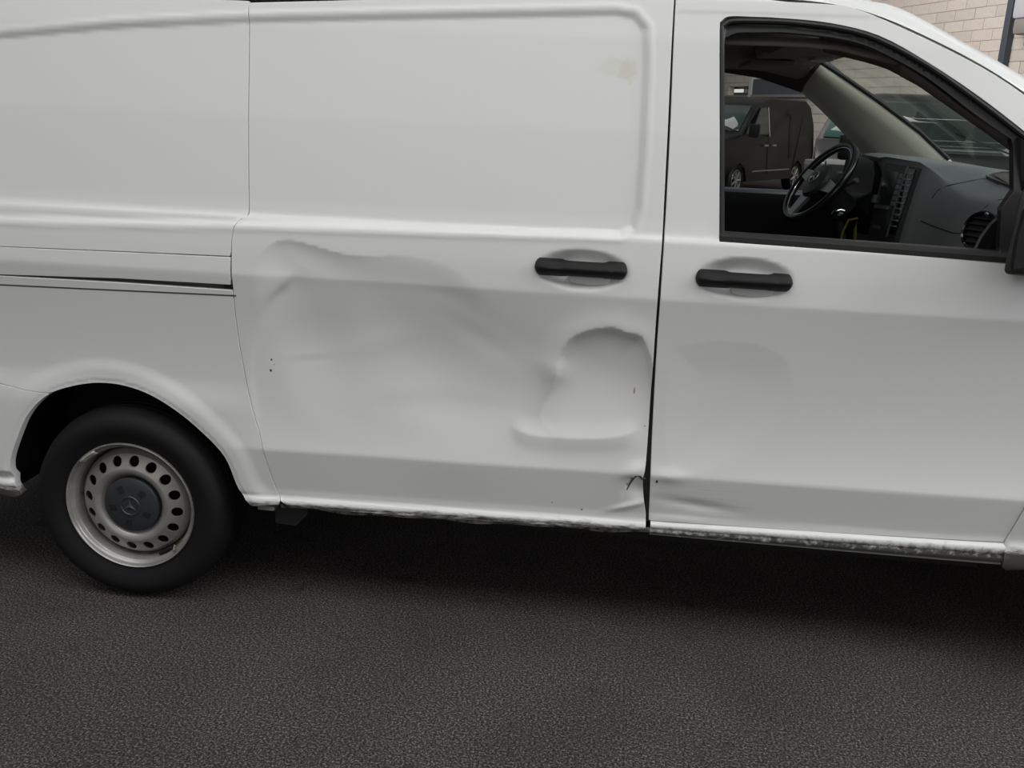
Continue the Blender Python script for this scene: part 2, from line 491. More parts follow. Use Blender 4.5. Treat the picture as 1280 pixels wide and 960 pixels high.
# ------------------------------------------------------------------ floor
def floor_material():
    m = bpy.data.materials.new('dark_speckled_floor'); m.use_nodes = True; nt = m.node_tree; b = nt.nodes['Principled BSDF']
    N = nt.nodes.new; Lk = nt.links.new
    tc = N('ShaderNodeTexCoord')
    n1 = N('ShaderNodeTexNoise'); n1.inputs['Scale'].default_value = 150; n1.inputs['Detail'].default_value = 4; n1.inputs['Roughness'].default_value = .75
    Lk(tc.outputs['Object'], n1.inputs['Vector'])
    r1 = N('ShaderNodeValToRGB'); e = r1.color_ramp.elements
    e[0].position = .41; e[0].color = (.008, .0065, .0062, 1); e[1].position = .51; e[1].color = (.054, .0455, .0425, 1)
    x = r1.color_ramp.elements.new(.59); x.color = (.17, .148, .14, 1); x = r1.color_ramp.elements.new(.66); x.color = (.30, .28, .27, 1)
    Lk(n1.outputs['Fac'], r1.inputs['Fac'])
    n2 = N('ShaderNodeTexNoise'); n2.inputs['Scale'].default_value = 2.3; n2.inputs['Detail'].default_value = 5
    Lk(tc.outputs['Object'], n2.inputs['Vector'])
    r2 = N('ShaderNodeValToRGB'); e = r2.color_ramp.elements; e[0].position = .3; e[0].color = (.78, .77, .78, 1); e[1].position = .6; e[1].color = (1, 1, 1, 1)
    Lk(n2.outputs['Fac'], r2.inputs['Fac'])
    n3 = N('ShaderNodeTexNoise'); n3.inputs['Scale'].default_value = 6; n3.inputs['Detail'].default_value = 3; n3.inputs['Distortion'].default_value = 1.2
    Lk(tc.outputs['Object'], n3.inputs['Vector'])
    r3 = N('ShaderNodeValToRGB'); e = r3.color_ramp.elements; e[0].position = .28; e[0].color = (.62, .6, .6, 1); e[1].position = .36; e[1].color = (1, 1, 1, 1)
    Lk(n3.outputs['Fac'], r3.inputs['Fac'])
    a = N('ShaderNodeMix'); a.data_type = 'RGBA'; a.blend_type = 'MULTIPLY'; a.inputs[0].default_value = 1; Lk(r1.outputs[0], a.inputs[6]); Lk(r2.outputs[0], a.inputs[7])
    c = N('ShaderNodeMix'); c.data_type = 'RGBA'; c.blend_type = 'MULTIPLY'; c.inputs[0].default_value = 1; Lk(a.outputs[2], c.inputs[6]); Lk(r3.outputs[0], c.inputs[7])
    Lk(c.outputs[2], b.inputs['Base Color'])
    b.inputs['Roughness'].default_value = .75; b.inputs['Specular IOR Level'].default_value = .25
    bp = N('ShaderNodeBump'); bp.inputs['Strength'].default_value = .8; bp.inputs['Distance'].default_value = .004
    Lk(n1.outputs['Fac'], bp.inputs['Height']); Lk(bp.outputs[0], b.inputs['Normal'])
    return m


fb = MB().grid([[(x, y, 0) for x in (-30, -6, 0, 6, 30)] for y in (-20, -4, 4, 12, 45)])
fl_o = fb.build('floor', floor_material(), smooth=False, fix=False)
tag(fl_o, kind='structure')

# ------------------------------------------------------------------ block wall behind
wa = math.radians(6.145 + 13.8)
WU = Vector((-math.sin(wa), math.cos(wa), 0)); WN = Vector((-WU.y, WU.x, 0))       # along the wall, towards the hall
W0 = Vector((8.44, 19.49, 0))


def wp(s, z, out=0): return W0 + WU * s + WN * out + Vector((0, 0, z))


def wall_material(name, brick=True):
    m = bpy.data.materials.new(name); m.use_nodes = True; nt = m.node_tree; b = nt.nodes['Principled BSDF']
    N = nt.nodes.new; Lk = nt.links.new
    b.inputs['Roughness'].default_value = .9
    tc = N('ShaderNodeTexCoord')
    if brick:
        t = N('ShaderNodeTexBrick'); t.inputs['Scale'].default_value = 1; t.inputs['Brick Width'].default_value = .62; t.inputs['Row Height'].default_value = .22
        t.inputs['Mortar Size'].default_value = .012; t.inputs['Color1'].default_value = (.50, .44, .39, 1); t.inputs['Color2'].default_value = (.56, .48, .44, 1); t.inputs['Mortar'].default_value = (.36, .31, .28, 1)
        mp = N('ShaderNodeMapping'); mp.inputs['Rotation'].default_value = (PI / 2, 0, 0)
        Lk(tc.outputs['Object'], mp.inputs[0]); Lk(mp.outputs[0], t.inputs[0]); Lk(t.outputs['Color'], b.inputs['Base Color'])
    else:
        oi = N('ShaderNodeObjectInfo'); r = N('ShaderNodeValToRGB'); e = r.color_ramp.elements
        e[0].color = (.50, .455, .41, 1); e[1].color = (.56, .47, .43, 1); x = r.color_ramp.elements.new(.5); x.color = (.58, .53, .48, 1)
        Lk(oi.outputs['Random'], r.inputs[0])
        n = N('ShaderNodeTexNoise'); n.inputs['Scale'].default_value = 14; n.inputs['Detail'].default_value = 5; Lk(tc.outputs['Object'], n.inputs[0])
        mx = N('ShaderNodeMix'); mx.data_type = 'RGBA'; mx.blend_type = 'MULTIPLY'; mx.inputs[0].default_value = .25; Lk(r.outputs[0], mx.inputs[6]); Lk(n.outputs['Fac'], mx.inputs[7])
        Lk(mx.outputs[2], b.inputs['Base Color'])
    return m


wall = MB()
def wall_quad(s0, s1, z0, z1):
    wall.prism([(s0, 0, z0), (s1, 0, z0), (s1, 0, z1), (s0, 0, z1)], (0, -.3, 0))
# opening for the far window: s 9.35..10.95, z 2.30..2.55
wall_quad(-32, 9.45, 0, 7); wall_quad(9.45, 10.95, 0, 2.26); wall_quad(9.45, 10.95, 2.53, 7); wall_quad(10.95, 26, 0, 7)
wo = wall.build('wall_back', wall_material('block_wall_courses'), smooth=False)
wo.matrix_world = Matrix(((WU.x, WN.x, 0, W0.x), (WU.y, WN.y, 0, W0.y), (0, 0, 1, 0), (0, 0, 0, 1)))
tag(wo, kind='structure')
bmat = wall_material('concrete_block', False)
b0 = None; cnt = 0
for row in range(8, 22):
    z = row * .22 + .01
    for k in range(-5, 12):
        s = k * .62 + (.31 if row % 2 else 0)
        if s < -2.9 or s > 6.2 or (s > 4.4 and z > 3.4) or (s > 2.6 and z > 4.4): continue
        if b0 is None:
            q = MB().box((.006, -.02, .006), (.614, .012, .214), bev=.005)
            b0 = q.build('block', bmat, wo, smooth=False); ob = b0
        else:
            ob = b0.copy(); link(ob, wo); 
        ob.location = (s, random.uniform(-.002, .002), z); cnt += 1
print('blocks', cnt)
tag(MB().box((-1.55, .01, 0), (-1.39, .16, 6), bev=.01).build('trim_1', M_['steel'], smooth=False), kind='structure').matrix_world = wo.matrix_world.copy()
tag(MB().box((-1.39, .0, 0), (-1.31, .10, 6)).build('trim_2', M_['whitetrim'], smooth=False), kind='structure').matrix_world = wo.matrix_world.copy()
tag(MB().box((9.15, .0, 2.0), (9.32, .12, 6)).build('trim_3', M_['whitetrim'], smooth=False), kind='structure').matrix_world = wo.matrix_world.copy()
cl = empty('cladding_panel'); cl.matrix_world = wo.matrix_world.copy()
tag(cl, 'blue-grey cladding band on the block wall right of the white post', 'cladding')
MB().box((4.2, .02, 2.27), (9.12, .09, 2.72)).build('board', M_['cladding'], cl, smooth=False)
MB().box((4.2, .02, 2.20), (9.12, .13, 2.27)).build('edge_strip', M_['fit2'], cl, smooth=False)
wn = empty('window_1'); wn.matrix_world = wo.matrix_world.copy(); tag(wn, kind='structure')
MB().box((9.45, -.28, 2.26), (10.95, -.2, 2.53)).build('pane', M_['carglass'], wn, smooth=False)
MB().box((9.43, .0, 2.20), (11.0, .06, 2.26)).build('window_sill', M_['fit2'], wn, smooth=False)
lo = MB().box((10.2, -.16, 2.35), (10.75, -.10, 2.45)).build('strip_lamp', M_['winlamp'], None, smooth=False)
lo.matrix_world = wo.matrix_world.copy(); tag(lo, 'small lit strip lamp in the dark slot window of the block wall', 'lamp')
# fitting right of the steel post
ft = empty('wall_fitting'); ft.matrix_world = wo.matrix_world.copy()
tag(ft, 'white rounded wall fitting with taupe base right of the steel post', 'wall fitting')
MB().box((-2.6, .01, 3.62), (-1.80, .36, 4.5), bev=.09).build('housing', M_['fit'], ft)
MB().box((-2.56, .03, 3.34), (-1.83, .32, 3.67), bev=.08).build('base', M_['fit2'], ft)
# ribbed duct on the wall seen through the windscreen
dk = empty('ribbed_duct'); dk.matrix_world = wo.matrix_world.copy()
tag(dk, 'pale ribbed duct sloping down the block wall behind the windscreen', 'duct')
pa = Vector((5.9, .32, 3.35)); pb = Vector((3.3, .32, 2.25))
n_ = 46; pts = []; rs = []
for i in range(n_ + 1):
    pts.append(pa.lerp(pb, i / n_)); rs.append(.15 if i % 4 < 2 else .11)
MB().tube(pts, rs, 14).build('hose', M_['whitetrim'], dk, angle=60)
MB().tube([pa + Vector((-.22, .1, .22)), pb + Vector((-.22, .1, .22))], .02, 8).build('rail', M_['steel'], dk)

# ------------------------------------------------------------------ parked vehicles behind
def lathe(prof_, c, axis_y=1, n=48, mb=None, th0=0):
    mb = mb or MB(); rows = []
    for (r, y) in prof_:
        rows.append([(c[0] + r * math.cos(2 * PI * k / n + th0), c[1] + y * axis_y, c[2] + r * math.sin(2 * PI * k / n + th0)) for k in range(n + 1)])
    return mb.grid(rows)


def parked_van(name, label, nose, ang, paint, glassm, L=4.95, W=1.9, H=1.98, mirror=False, sc_=1.0):
    """local frame: x from nose to tail, y away from the seen side"""
    root = empty(name, (nose[0], nose[1], 0), ang); root.scale = (sc_,) * 3
    tag(root, label, 'van')
    P = [(.10, .30), (.02, .42), (0, .62), (.03, .82), (.12, 1.0), (.34, 1.14), (.95, 1.28), (1.02, 1.32), (1.40, 1.62), (1.72, 1.86), (2.0, 1.95), (2.5, H), (4.5, H), (4.78, 1.9), (4.9, 1.5), (L, .9), (L, .42), (4.85, .30),
         (4.42, .30), (4.40, .40), (4.28, .60), (4.05, .70), (3.82, .60), (3.70, .40), (3.68, .30), (1.34, .30), (1.32, .40), (1.20, .60), (.97, .70), (.74, .60), (.62, .40), (.60, .30)]
    cx, cz = 2.4, 1.1

    def sl(y, k, yin):
        o = []
        for (x, z) in P:
            tz = max(0, z - 1.2) * .17
            fx = max(0, .9 - x) * .25 * (1 if yin < .2 or yin > W - .2 else 0)
            yy = y + (tz + fx if yin < W / 2 else -(tz + fx))
            o.append((x + (cx - x) * k * .4, yy, z + (cz - z) * k if z > 1.2 else z))
        return o
    mb = MB(); S = [sl(0, .035, 0), sl(.02, .012, .02), sl(.12, 0, .12), sl(W - .12, 0, W - .12), sl(W - .02, .012, W - .02), sl(W, .035, W)]
    n = len(P); V = [p for s in S for p in s]; Fc = [tuple(range(n))[::-1], tuple((len(S) - 1) * n + i for i in range(n))]
    for i in range(len(S) - 1):
        for j in range(n): Fc.append((i * n + j, i * n + (j + 1) % n, (i + 1) * n + (j + 1) % n, (i + 1) * n + j))
    mb.add(V, Fc); mb.build('body', paint, root, angle=28)

    def sidepoly(poly, m, nm, off=.006, th=.02):
        l_ = [(x, max(0, z - 1.2) * .17 - off + max(0, .9 - x) * .25, z) for x, z in poly]
        return MB().prism(l_, (0, th, 0)).build(nm, m, root, smooth=False)
    sidepoly([(1.42, 1.28), (2.28, 1.28), (2.28, 1.80), (2.2, 1.84), (1.95, 1.82)], glassm, 'side_window')
    sidepoly([(1.16, 1.28), (1.36, 1.28), (1.36, 1.50)], glassm, 'quarter_window')
    sidepoly([(2.30, 1.24), (2.335, 1.24), (2.335, 1.83), (2.30, 1.85)], M_['chrome'], 'window_trim', .009)
    sidepoly([(1.6, .50), (3.55, .50), (3.55, .525), (1.68, .525)], M_['silver'], 'side_moulding', .012)
    sidepoly([(2.08, 1.03), (2.24, 1.03), (2.24, 1.065), (2.08, 1.065)], M_['silver'], 'door_handle', .03, .03)
    sidepoly([(2.50, 1.03), (2.66, 1.03), (2.66, 1.065), (2.50, 1.065)], M_['silver'], 'door_handle', .03, .03)
    sidepoly([(2.37, .45), (2.378, .45), (2.378, 1.85), (2.37, 1.85)], M_['dark'], 'door_seam', .008)
    sidepoly([(3.60, .75), (3.608, .75), (3.608, 1.85), (3.60, 1.85)], M_['dark'], 'door_seam', .008)
    # windscreen
    def wsl(x, z, y): return (x, y, z + .012)
    r_ = MB().grid([[(x - .012, .10 + (z - 1.2) * .17 + (W - .2 - 2 * (z - 1.2) * .17) * t, z + .012) for t in (0, .25, .5, .75, 1)] for (x, z) in ((1.04, 1.335), (1.40, 1.62), (1.70, 1.845))])
    solid(r_.build('windscreen', glassm, root), .006)
    MB().tube([(1.00, .30, 1.325), (1.28, .95, 1.56)], .012, 6).build('wiper', M_['dark'], root)
    # front details
    MB().box((-.02, .45, .62), (.06, W - .45, .92), bev=.02).build('grille', M_['dark'], root)
    MB().box((-.03, .45, .78), (.03, W - .45, .81)).build('grille_bar', M_['chrome'], root)
    star = MB(); lathe([(.085, 0), (.10, -.006), (.085, -.012)], (0, 0, 0), 1, 24, star)
    for k in range(3):
        a = PI / 2 + k * 2 * PI / 3; star.tube([(0, -.006, 0), (.09 * math.cos(a), -.006, .09 * math.sin(a))], [.02, .004], 6)
    so = star.build('badge', M_['chrome'], root); so.rotation_euler = (0, 0, -PI / 2); so.location = (-.03, W / 2, .80)
    for y0, y1 in ((.05, .42), (W - .42, W - .05)):
        hl = MB().prism([(.06, y0, .80), (.02, y1 if y0 < 1 else y1, .80), (.10, y1, .98), (.20, y0, 1.02)], (-.02, 0, -.01)) if False else MB().box((-.0, y0, .80), (.16, y1, .98), bev=.05)
        hl.build('headlamp', M_['lamp'], root)
    # wheels
    for (x, y, sg) in ((.97, .02, 1), (4.05, .02, 1), (.97, W - .02, -1), (4.05, W - .02, -1)):
        wh = empty('wheel', (x, y, .34), 0, root)
        lathe([(.20, .03), (.235, .02), (.30, .005), (.33, .03), (.34, .06), (.34, .2), (.32, .22), (.2, .22)], (0, 0, 0), sg, 32).build('tyre', M_['tyre'], wh)
        sp = MB(); lathe([(.222, .03), (.215, .02), (.20, .03), (.19, .10)], (0, 0, 0), sg, 32, sp); lathe([(.06, .025), (.001, .02)], (0, 0, 0), sg, 16, sp)
        for k in range(7):
            a = 2 * PI * k / 7; sp.tube([(.04 * math.cos(a), .035 * sg, .04 * math.sin(a)), (.205 * math.cos(a), .035 * sg, .205 * math.sin(a))], [.028, .02], 6)
        sp.build('alloy_rim', M_['alloy'], wh)
    for y, sg in ((-.13, -1), (W + .13, 1)):
        if mirror is None: continue
        MB().box((1.16, y - .11, 1.22), (1.30, y + .11, 1.50), bev=.04).build('wing_mirror', M_['chrome'] if mirror and sg < 0 else paint, root)
        if mirror and sg < 0:
            MB().tube([(1.14, y + .12, 1.27), (1.12, y, 1.32), (1.13, y - .16, 1.44)], [.03, .035, .03], 8).build('indicator_lens', M_['amber'], root)
    return root


def heading(ad):    # angle from the image plane, right end receding -> direction to the tail
    a = math.radians(ad); R_ = Vector((.994, .107)); Fw = Vector((-.107, .994)); d = R_ * math.cos(a) + Fw * math.sin(a)
    return d, math.atan2(d.y, d.x)


d1, a1 = heading(52)
fwp = Vector((3.93, 17.9)); nz = fwp - d1 * .97
parked_van('black_van', 'black parked van seen through the far cab window, chrome trimmed side window', (nz.x, nz.y), a1, M_['blackcar'], M_['carglass'], H=2.05)
d2, a2 = heading(62)
g = at(1001, 200, 14.4)
parked_van('grey_van', 'dark grey parked van whose bonnet shows behind the steering wheel', (g[0] + d2.y * 1.9, g[1] - d2.x * 1.9), a2, M_['greycar'], M_['tealglass'], mirror=None)
d3, a3 = heading(74)
g = at(1086, 180, 7.3)
parked_van('facing_van', 'dark parked van facing the camera, seen through the tinted windscreen', (g[0] + d3.y * 1.9, g[1] - d3.x * 1.9), a3, M_['blackcar'], M_['carglass'], mirror=True)
st = MB().prism([(5.0, 14.6, 0), (8.6, 16.0, 0), (8.6, 16.9, 0), (5.2, 15.3, 0)], (0, 0, .012)).build('trim_4', mat('pale_floor_strip', (.36, .31, .26), .8), smooth=False)
tag(st, kind='structure')

# ------------------------------------------------------------------ ceiling tubes (lit lamps above the hall)
tubes = [((-1.5, .4, 5.3), (3.0, .4, 5.3)), ((-1.5, -2.6, 5.3), (3.0, -2.6, 5.3)), ((3.6, 5, 5.6), (8.0, 5, 5.6)), ((4.2, 2.4, 5.3), (8.2, 2.4, 5.3)), ((2, 12, 6), (7, 12, 6))]
for i, (a, b) in enumerate(tubes):
    o = empty('tube_lamp', ((a[0] + b[0]) / 2, a[1], a[2])); hx = (b[0] - a[0]) / 2
    tag(o, ['fluorescent tube lamp hanging right above the white van roof', 'fluorescent tube lamp above the floor in front of the sliding door', 'fluorescent tube lamp over the dark van behind the windscreen', 'fluorescent tube lamp over the bonnet side of the white van', 'fluorescent tube lamp above the black van near the block wall'][i], 'lamp', 'tube lamps under the ceiling')
    MB().tube([(-hx, 0, 0), (hx, 0, 0)], .03, 10).build('tube', M_['tube'], o)
    MB().box((-hx, -.08, .035), (hx, .08, .11)).build('housing', M_['fit'], o, smooth=False)

# ================================================================== THE WHITE VAN
van = empty('panel_van', (0, 0, 0))
tag(van, 'white panel van with a crumpled sliding door and open cab window', 'van')

# ---- pressed recess of the blank side panels
recL = sides([(310, 25), (600, 19), (770, 16), (793, 20), (806, 36), (807, 80), (803, 180), (797, 262), (790, 284), (775, 292), (560, 287), (310, 279)])
recL = [(-1.6, recL[0][1] - .16)] + sides([(-60, 58), (0, 45), (150, 32)]) + recL + sides([(150, 276), (0, 272)]) + [(-1.6, recL[-1][1])]


def recess(X, Z):
    d = sdist(X, Z, recL)
    return .009 * ss((d + .012) / .024) - .0015 * np.exp(-((d + .018) / .008) ** 2)


# ---- dents of the sliding door: (X,Z) outlines
dA = sides([(360, 300), (387, 306), (427, 317), (467, 320), (497, 318), (542, 326), (575, 342), (598, 362), (640, 395), (690, 410), (700, 440), (705, 480), (690, 535), (620, 560), (500, 560), (400, 550), (345, 520), (322, 470), (322, 430), (330, 398), (345, 376), (360, 360), (345, 335), (340, 312)])
dA = smooth_poly(dA, 3, True)
dTop = smooth_poly(sides([(318, 330), (338, 306), (360, 300), (387, 306), (427, 317), (467, 321), (497, 319), (542, 327), (575, 341), (602, 364)]), 4)
dB = smooth_poly(sides([(694, 470), (698, 445), (712, 424), (735, 413), (765, 409), (785, 416), (802, 420), (812, 440), (820, 480), (820, 530), (800, 556), (740, 556), (700, 548), (675, 520)]), 3, True)
dR = smooth_poly(sides([(640, 536), (670, 545), (700, 547), (740, 548), (775, 545), (797, 538)]), 4)
dL = smooth_poly(sides([(368, 338), (356, 356), (342, 368), (328, 390), (318, 430), (316, 480), (322, 520)]), 4)
dC = smooth_poly(sides([(780, 615), (787, 600), (797, 594), (808, 600)]), 4)
bump1 = side(690, 463); bump2 = side(792, 588); bump3 = side(785, 632); fold1 = side(382, 444); fold2 = side(356, 624)
hcupS = (side(670, 337), side(786, 338)); hcupF = (side(873, 349), side(992, 351))


def handle_cup(X, Z, c, rx, rz):
    r = np.sqrt(((X - c[0]) / rx) ** 2 + ((Z - c[1]) / rz) ** 2)
    return .030 * ss((1.02 - r) / .62)


cupS = side(727, 338); cupF = side(931, 349)


def below(X, Z, P, side_=1):
    """vertical distance under a left-to-right polyline (metres), faded at its ends"""
    P = np.array(P); o = np.argsort(P[:, 0]); zc = np.interp(X, P[o, 0], P[o, 1])
    x0, x1 = P[:, 0].min(), P[:, 0].max()
    return zc - Z, ss((X - x0 + .02) / .06) * ss((x1 + .02 - X) / .06)


def g2(X, Z, c, rx, rz, rot=0):
    dx = X - c[0]; dz = Z - c[1]; ca, sa = math.cos(rot), math.sin(rot)
    u = dx * ca + dz * sa; v = -dx * sa + dz * ca
    return np.exp(-(u / rx) ** 2 - (v / rz) ** 2)


def h_slide(X, Z):
    y = prof(X, Z) + recess(X, Z) + handle_cup(X, Z, cupS, .145, .062)
    y = y + .026 * g2(X, Z, side(545, 450), .36, .185, -.04) + .010 * g2(X, Z, side(400, 420), .12, .15) + .006 * g2(X, Z, side(640, 500), .12, .08)
    b, f = below(X, Z, dTop)
    wl = .12 + .88 * ss((side(560, 330)[0] - X) / .45); bb = np.clip(b, 0, None)
    fe_ = ss((X - side(312, 330)[0]) / .10) * ss((side(625, 360)[0] - X) / .22)
    y = y + fe_ * .013 * (wl * (1 - np.exp(-bb / .034)) + (1 - wl) * ss(b / .10)) * np.exp(-(bb / .22) ** 2)
    # left crease: outside stands proud, inside pushed in
    D = seg_dist(X, Z, dL, False); P = np.array(dL); o = np.argsort(P[:, 1]); xc = np.interp(Z, P[o, 1], P[o, 0])
    sgn = np.where(X > xc, 1, -1)
    y = y + (.003 + .004 * np.exp(-((Z - side(345, 365)[1]) / .07) ** 2)) * np.exp(-D / .040) * sgn * (1 - np.exp(-D / .016)) * ss((side(360, 342)[1] + .02 - Z) / .05)
    # round dent at the right
    d = sdist(X, Z, dB)
    topw = ss((Z - side(740, 520)[1]) / .12)
    y = y + .021 * (1 - np.exp(-np.clip(d, 0, None) / .040)) * ss((Z - side(740, 566)[1]) / .26)
    y = y - .007 * np.exp(-(np.clip(-d, 0, None) / .040) ** 2) * (d < 0) * topw * ss((d + .12) / .06) - .007 * np.where(d >= 0, np.exp(-(d / .012) ** 2), 0) * topw
    y = y - .006 * g2(X, Z, bump1, .05, .036, -.4)
    # fold low on the door
    b, f = below(X, Z, dR)
    y = y - f * .007 * np.exp(-((b - .004) / .034) ** 2) - f * .0012 * np.exp(-(b / .008) ** 2)
    b2, f2 = below(X, Z, sides([(470, 505), (560, 500), (650, 515), (700, 530)]))
    y = y + .004 * f2 * ss((b2 + .05) / .1) * np.exp(-np.clip(b2, 0, None) / .08)
    # crumpled lower front corner
    y = y - .010 * g2(X, Z, bump2, .035, .020, .5) + .012 * g2(X, Z, side(800, 612), .03, .03) - .007 * g2(X, Z, bump3, .06, .010, .35)
    b, f = below(X, Z, dC)
    y = y + f * .010 * np.exp(-np.clip(b, 0, None) / .02) * (b > 0)
    # small wrinkles
    y = y - .0008 * g2(X, Z, fold1, .06, .014, .15) + .0008 * g2(X, Z, side(390, 452), .05, .012, .1)
    y = y + .003 * g2(X, Z, fold2, .045, .010) + .002 * g2(X, Z, side(600, 425), .10, .03, -.5) - .002 * g2(X, Z, side(470, 430), .14, .04, .3)
    wv = np.sin(X * 9 + 1.0) * .0022 * np.exp(-((Z - .60) / .09) ** 2) * ss((X - .55) / .3)
    y = y + wv * 1.2 + .0015 * np.sin(X * 17 + Z * 11) * ss(sdist(X, Z, dA) / .1)
    return y


dF = smooth_poly(sides([(838, 450), (862, 432), (905, 427), (955, 434), (985, 455), (985, 500), (940, 560), (880, 590), (835, 580)]), 3, True)


def h_front(X, Z):
    y = prof(X, np.maximum(Z, tilt(X, Z) + .452)) + handle_cup(X, Z, cupF, .145, .062)
    d = sdist(X, Z, dF)
    y = y + .0045 * ss(d / .12) + .0015 * (1 - np.exp(-np.clip(d, 0, None) / .02))
    y = y - .006 * g2(X, Z, side(835, 596), .05, .02) + .006 * g2(X, Z, side(870, 632), .10, .016, -.1) - .004 * g2(X, Z, side(850, 650), .08, .012)
    # thin crease under the roof line
    b, f = below(X, Z, sides([(845, 15), (900, 16), (975, 18)]))
    return y + .0015 * ss((b + .006) / .012)


arch = [(312.5, 629), (300, 609), (281, 571), (250, 537), (219, 510), (187.5, 491.5), (156, 481), (125, 477.5), (94, 481), (62.5, 491.5), (37.5, 515), (22, 543), (15, 577.5), (19, 606), (28, 617)]
archXZ = smooth_poly(sides(arch), 5)


def h_quarter(X, Z):
    y = prof(X, Z)
    k = ss((.56 - X) / .30) * ss((.80 - Z) / .12) * ss((Z - .405) / .03)
    y = y + k * (.021 - y) + recess(X, Z)
    d = seg_dist(X, Z, archXZ, False)
    y = y - .007 * ss((.085 - d) / .05) + .004 * ss((.018 - d) / .018)
    # rail channel lip
    return y


# ---- paint with its own stains
m_side = white_paint('white_paint_sliding_door', marks=[
    (*side(338.5, 450), .0035, .0045, (.02, .02, .02), 1), (*side(338, 463.5), .0045, .0055, (.02, .02, .02), 1), (*side(342, 456), .002, .002, (.05, .05, .05), .8),
    (*side(793, 490), .003, .012, (.35, .19, .09), .9), (*side(785, 88), .03, .04, (.52, .48, .36), .35), (*side(765, 84), .05, .03, (.60, .57, .46), .25),
    (*side(727, 637), .004, .003, (.05, .05, .05), 1), (*side(690, 628), .004, .002, (.12, .12, .12), .8), (*side(806, 533), .004, .002, (.2, .15, .12), .8)])
m_front = white_paint('white_paint_front_door', marks=[(*side(821, 602), .004, .007, (.02, .02, .02), 1)],
                      scuff=(*side(880, 625), .22, .07))
m_body = white_paint('white_paint_body')

# ---- sliding door
gapL = smooth_poly(sides([(311, -30), (310, 2), (309, 60), (308, 150), (308.5, 230), (309, 262), (307, 270), (300, 274), (293, 281), (289, 296), (288, 322), (290, 360), (294, 400), (301, 445), (312, 500), (326, 553), (340, 600), (349, 626)]), 4)
gapRs = smooth_poly(sides([(842.5, -12), (838.5, 60), (834.5, 150), (829.5, 250), (827, 300), (821.5, 370), (816.5, 440), (811, 520), (806.5, 580), (803, 600), (804, 625), (806.5, 645), (806, 663)]), 4)
gapLf = [(x + .0045, z) for x, z in gapL]
topS = [(x, z) for x, z in sides([(842.5, -12), (700, -6), (480, 0), (311, 4)])]
botS = sides([(360, 632), (420, 638), (560, 648), (700, 657), (806, 663)])
out = [p for p in gapLf if p[1] < topS[-1][1] - .005]
outS = out + botS[:-1] + [p for p in gapRs[::-1] if p[1] < topS[0][1] - .004] + topS
slide = panel('sliding_door', outS, m_side, h_slide, van, step=.0075, fl=.025, label='dented white sliding door with torn lower front corner')

# ---- front door with its window opening
winO = [(899, 303), (899, 150), (899, 38), (902, 26), (912, 20), (940, 20.5), (974, 22), (1036, 28), (1099, 44), (1161, 78), (1224, 120), (1280, 163), (1330, 204), (1385, 252), (1395, 300), (1390, 338), (1255, 329), (1080, 316)]
winXZ = smooth_poly(sides(winO[1:14]), 4) + sides(winO[14:]) + sides([(899, 303)])
gapFf = smooth_poly(sides([(846, -14), (842.5, 60), (839, 150), (834, 250), (831, 300), (826.5, 370), (821.5, 440), (817, 520), (814, 590), (812.5, 630), (811.5, 650)]), 4)
botF = sides([(811.5, 650), (1000, 663), (1150, 672), (1254, 677.5)])
frontedge = smooth_poly(sides([(1254, 677.5), (1262, 665), (1279, 636), (1296, 590), (1320, 500), (1345, 420), (1372, 360), (1402, 322), (1420, 300)]), 3)
topF = smooth_poly(sides([(1420, 300), (1395, 225), (1330, 160), (1280, 119), (1224, 83), (1130, 36.5), (1067, 11), (1020, 5), (983, 3), (930, -4), (846, -14)]), 3)
front = panel('front_door', gapFf + botF[1:-1] + frontedge[:-1] + topF[:-1], m_front, h_front, van, holes=[winXZ], step=.0095, fl=.02,
              label='white front door with scuffed lower rear corner')

# ---- quarter panel, rail cover, lower quarter, bumper
ql = [p for p in gapL]
i_k = min(range(len(ql)), key=lambda i: abs(ql[i][1] - side(288, 321)[1]))
zc_l = side(0, 308)[1]; zc_r = side(287, 320.5)[1]
upQ = [p for p in ql[:i_k] if p[1] < 1.917] + [side(287, 319.6), side(150, 313.6), side(0, 307.4), (-1.02, zc_l - .012), (-1.06, 1.75), (-1.0, 1.923), (.30, 1.919)]
upQ.append((upQ[0][0], 1.918))
panel('rear_quarter_panel', upQ, m_body, h_quarter, van, step=.011, fl=.02)
coverQ = [side(287, 322.2), side(287.6, 355.5), side(150, 347.6), side(0, 342.6), (-1.02, side(0, 342.6)[1] - .012), (-1.02, zc_l - .016), side(0, 309.4), side(150, 315.8)]
panel('rail_cover', coverQ, m_body, prof, van, step=.011, fl=.03)
zr = side(0, 350)[1]
lowl = [side(289.5, 366.5)] + [p for p in ql if p[1] < side(290, 368)[1]] + sides([(348, 630), (330, 631), (314, 630)]) + archXZ[:-12]
ix = min(range(len(archXZ)), key=lambda i: np.hypot(*(np.array(archXZ[i]) - side(62, 490))))
lowQ = [side(289.5, 363.5)] + [p for p in ql if p[1] < side(290, 368)[1]] + sides([(348, 631), (330, 632), (314, 631)]) + archXZ[1:ix] + sides([(62, 489.5), (30, 485), (0, 477.5)]) + [(-1.02, side(0, 477)[1] + .03), (-1.02, zr - .012), side(0, 345.4), side(150, 354)]
panel('lower_quarter_panel', lowQ, m_body, h_quarter, van, step=.010, fl=.03)
bump = archXZ[ix:] + sides([(20, 620), (0, 617)]) + [(-1.0, .36), (-1.04, .5), (-1.04, side(0, 479)[1] + .028)] + sides([(0, 479.5), (30, 486.5), (62, 491)])
panel('rear_bumper', bump, m_body, h_quarter, van, step=.010, fl=.03)
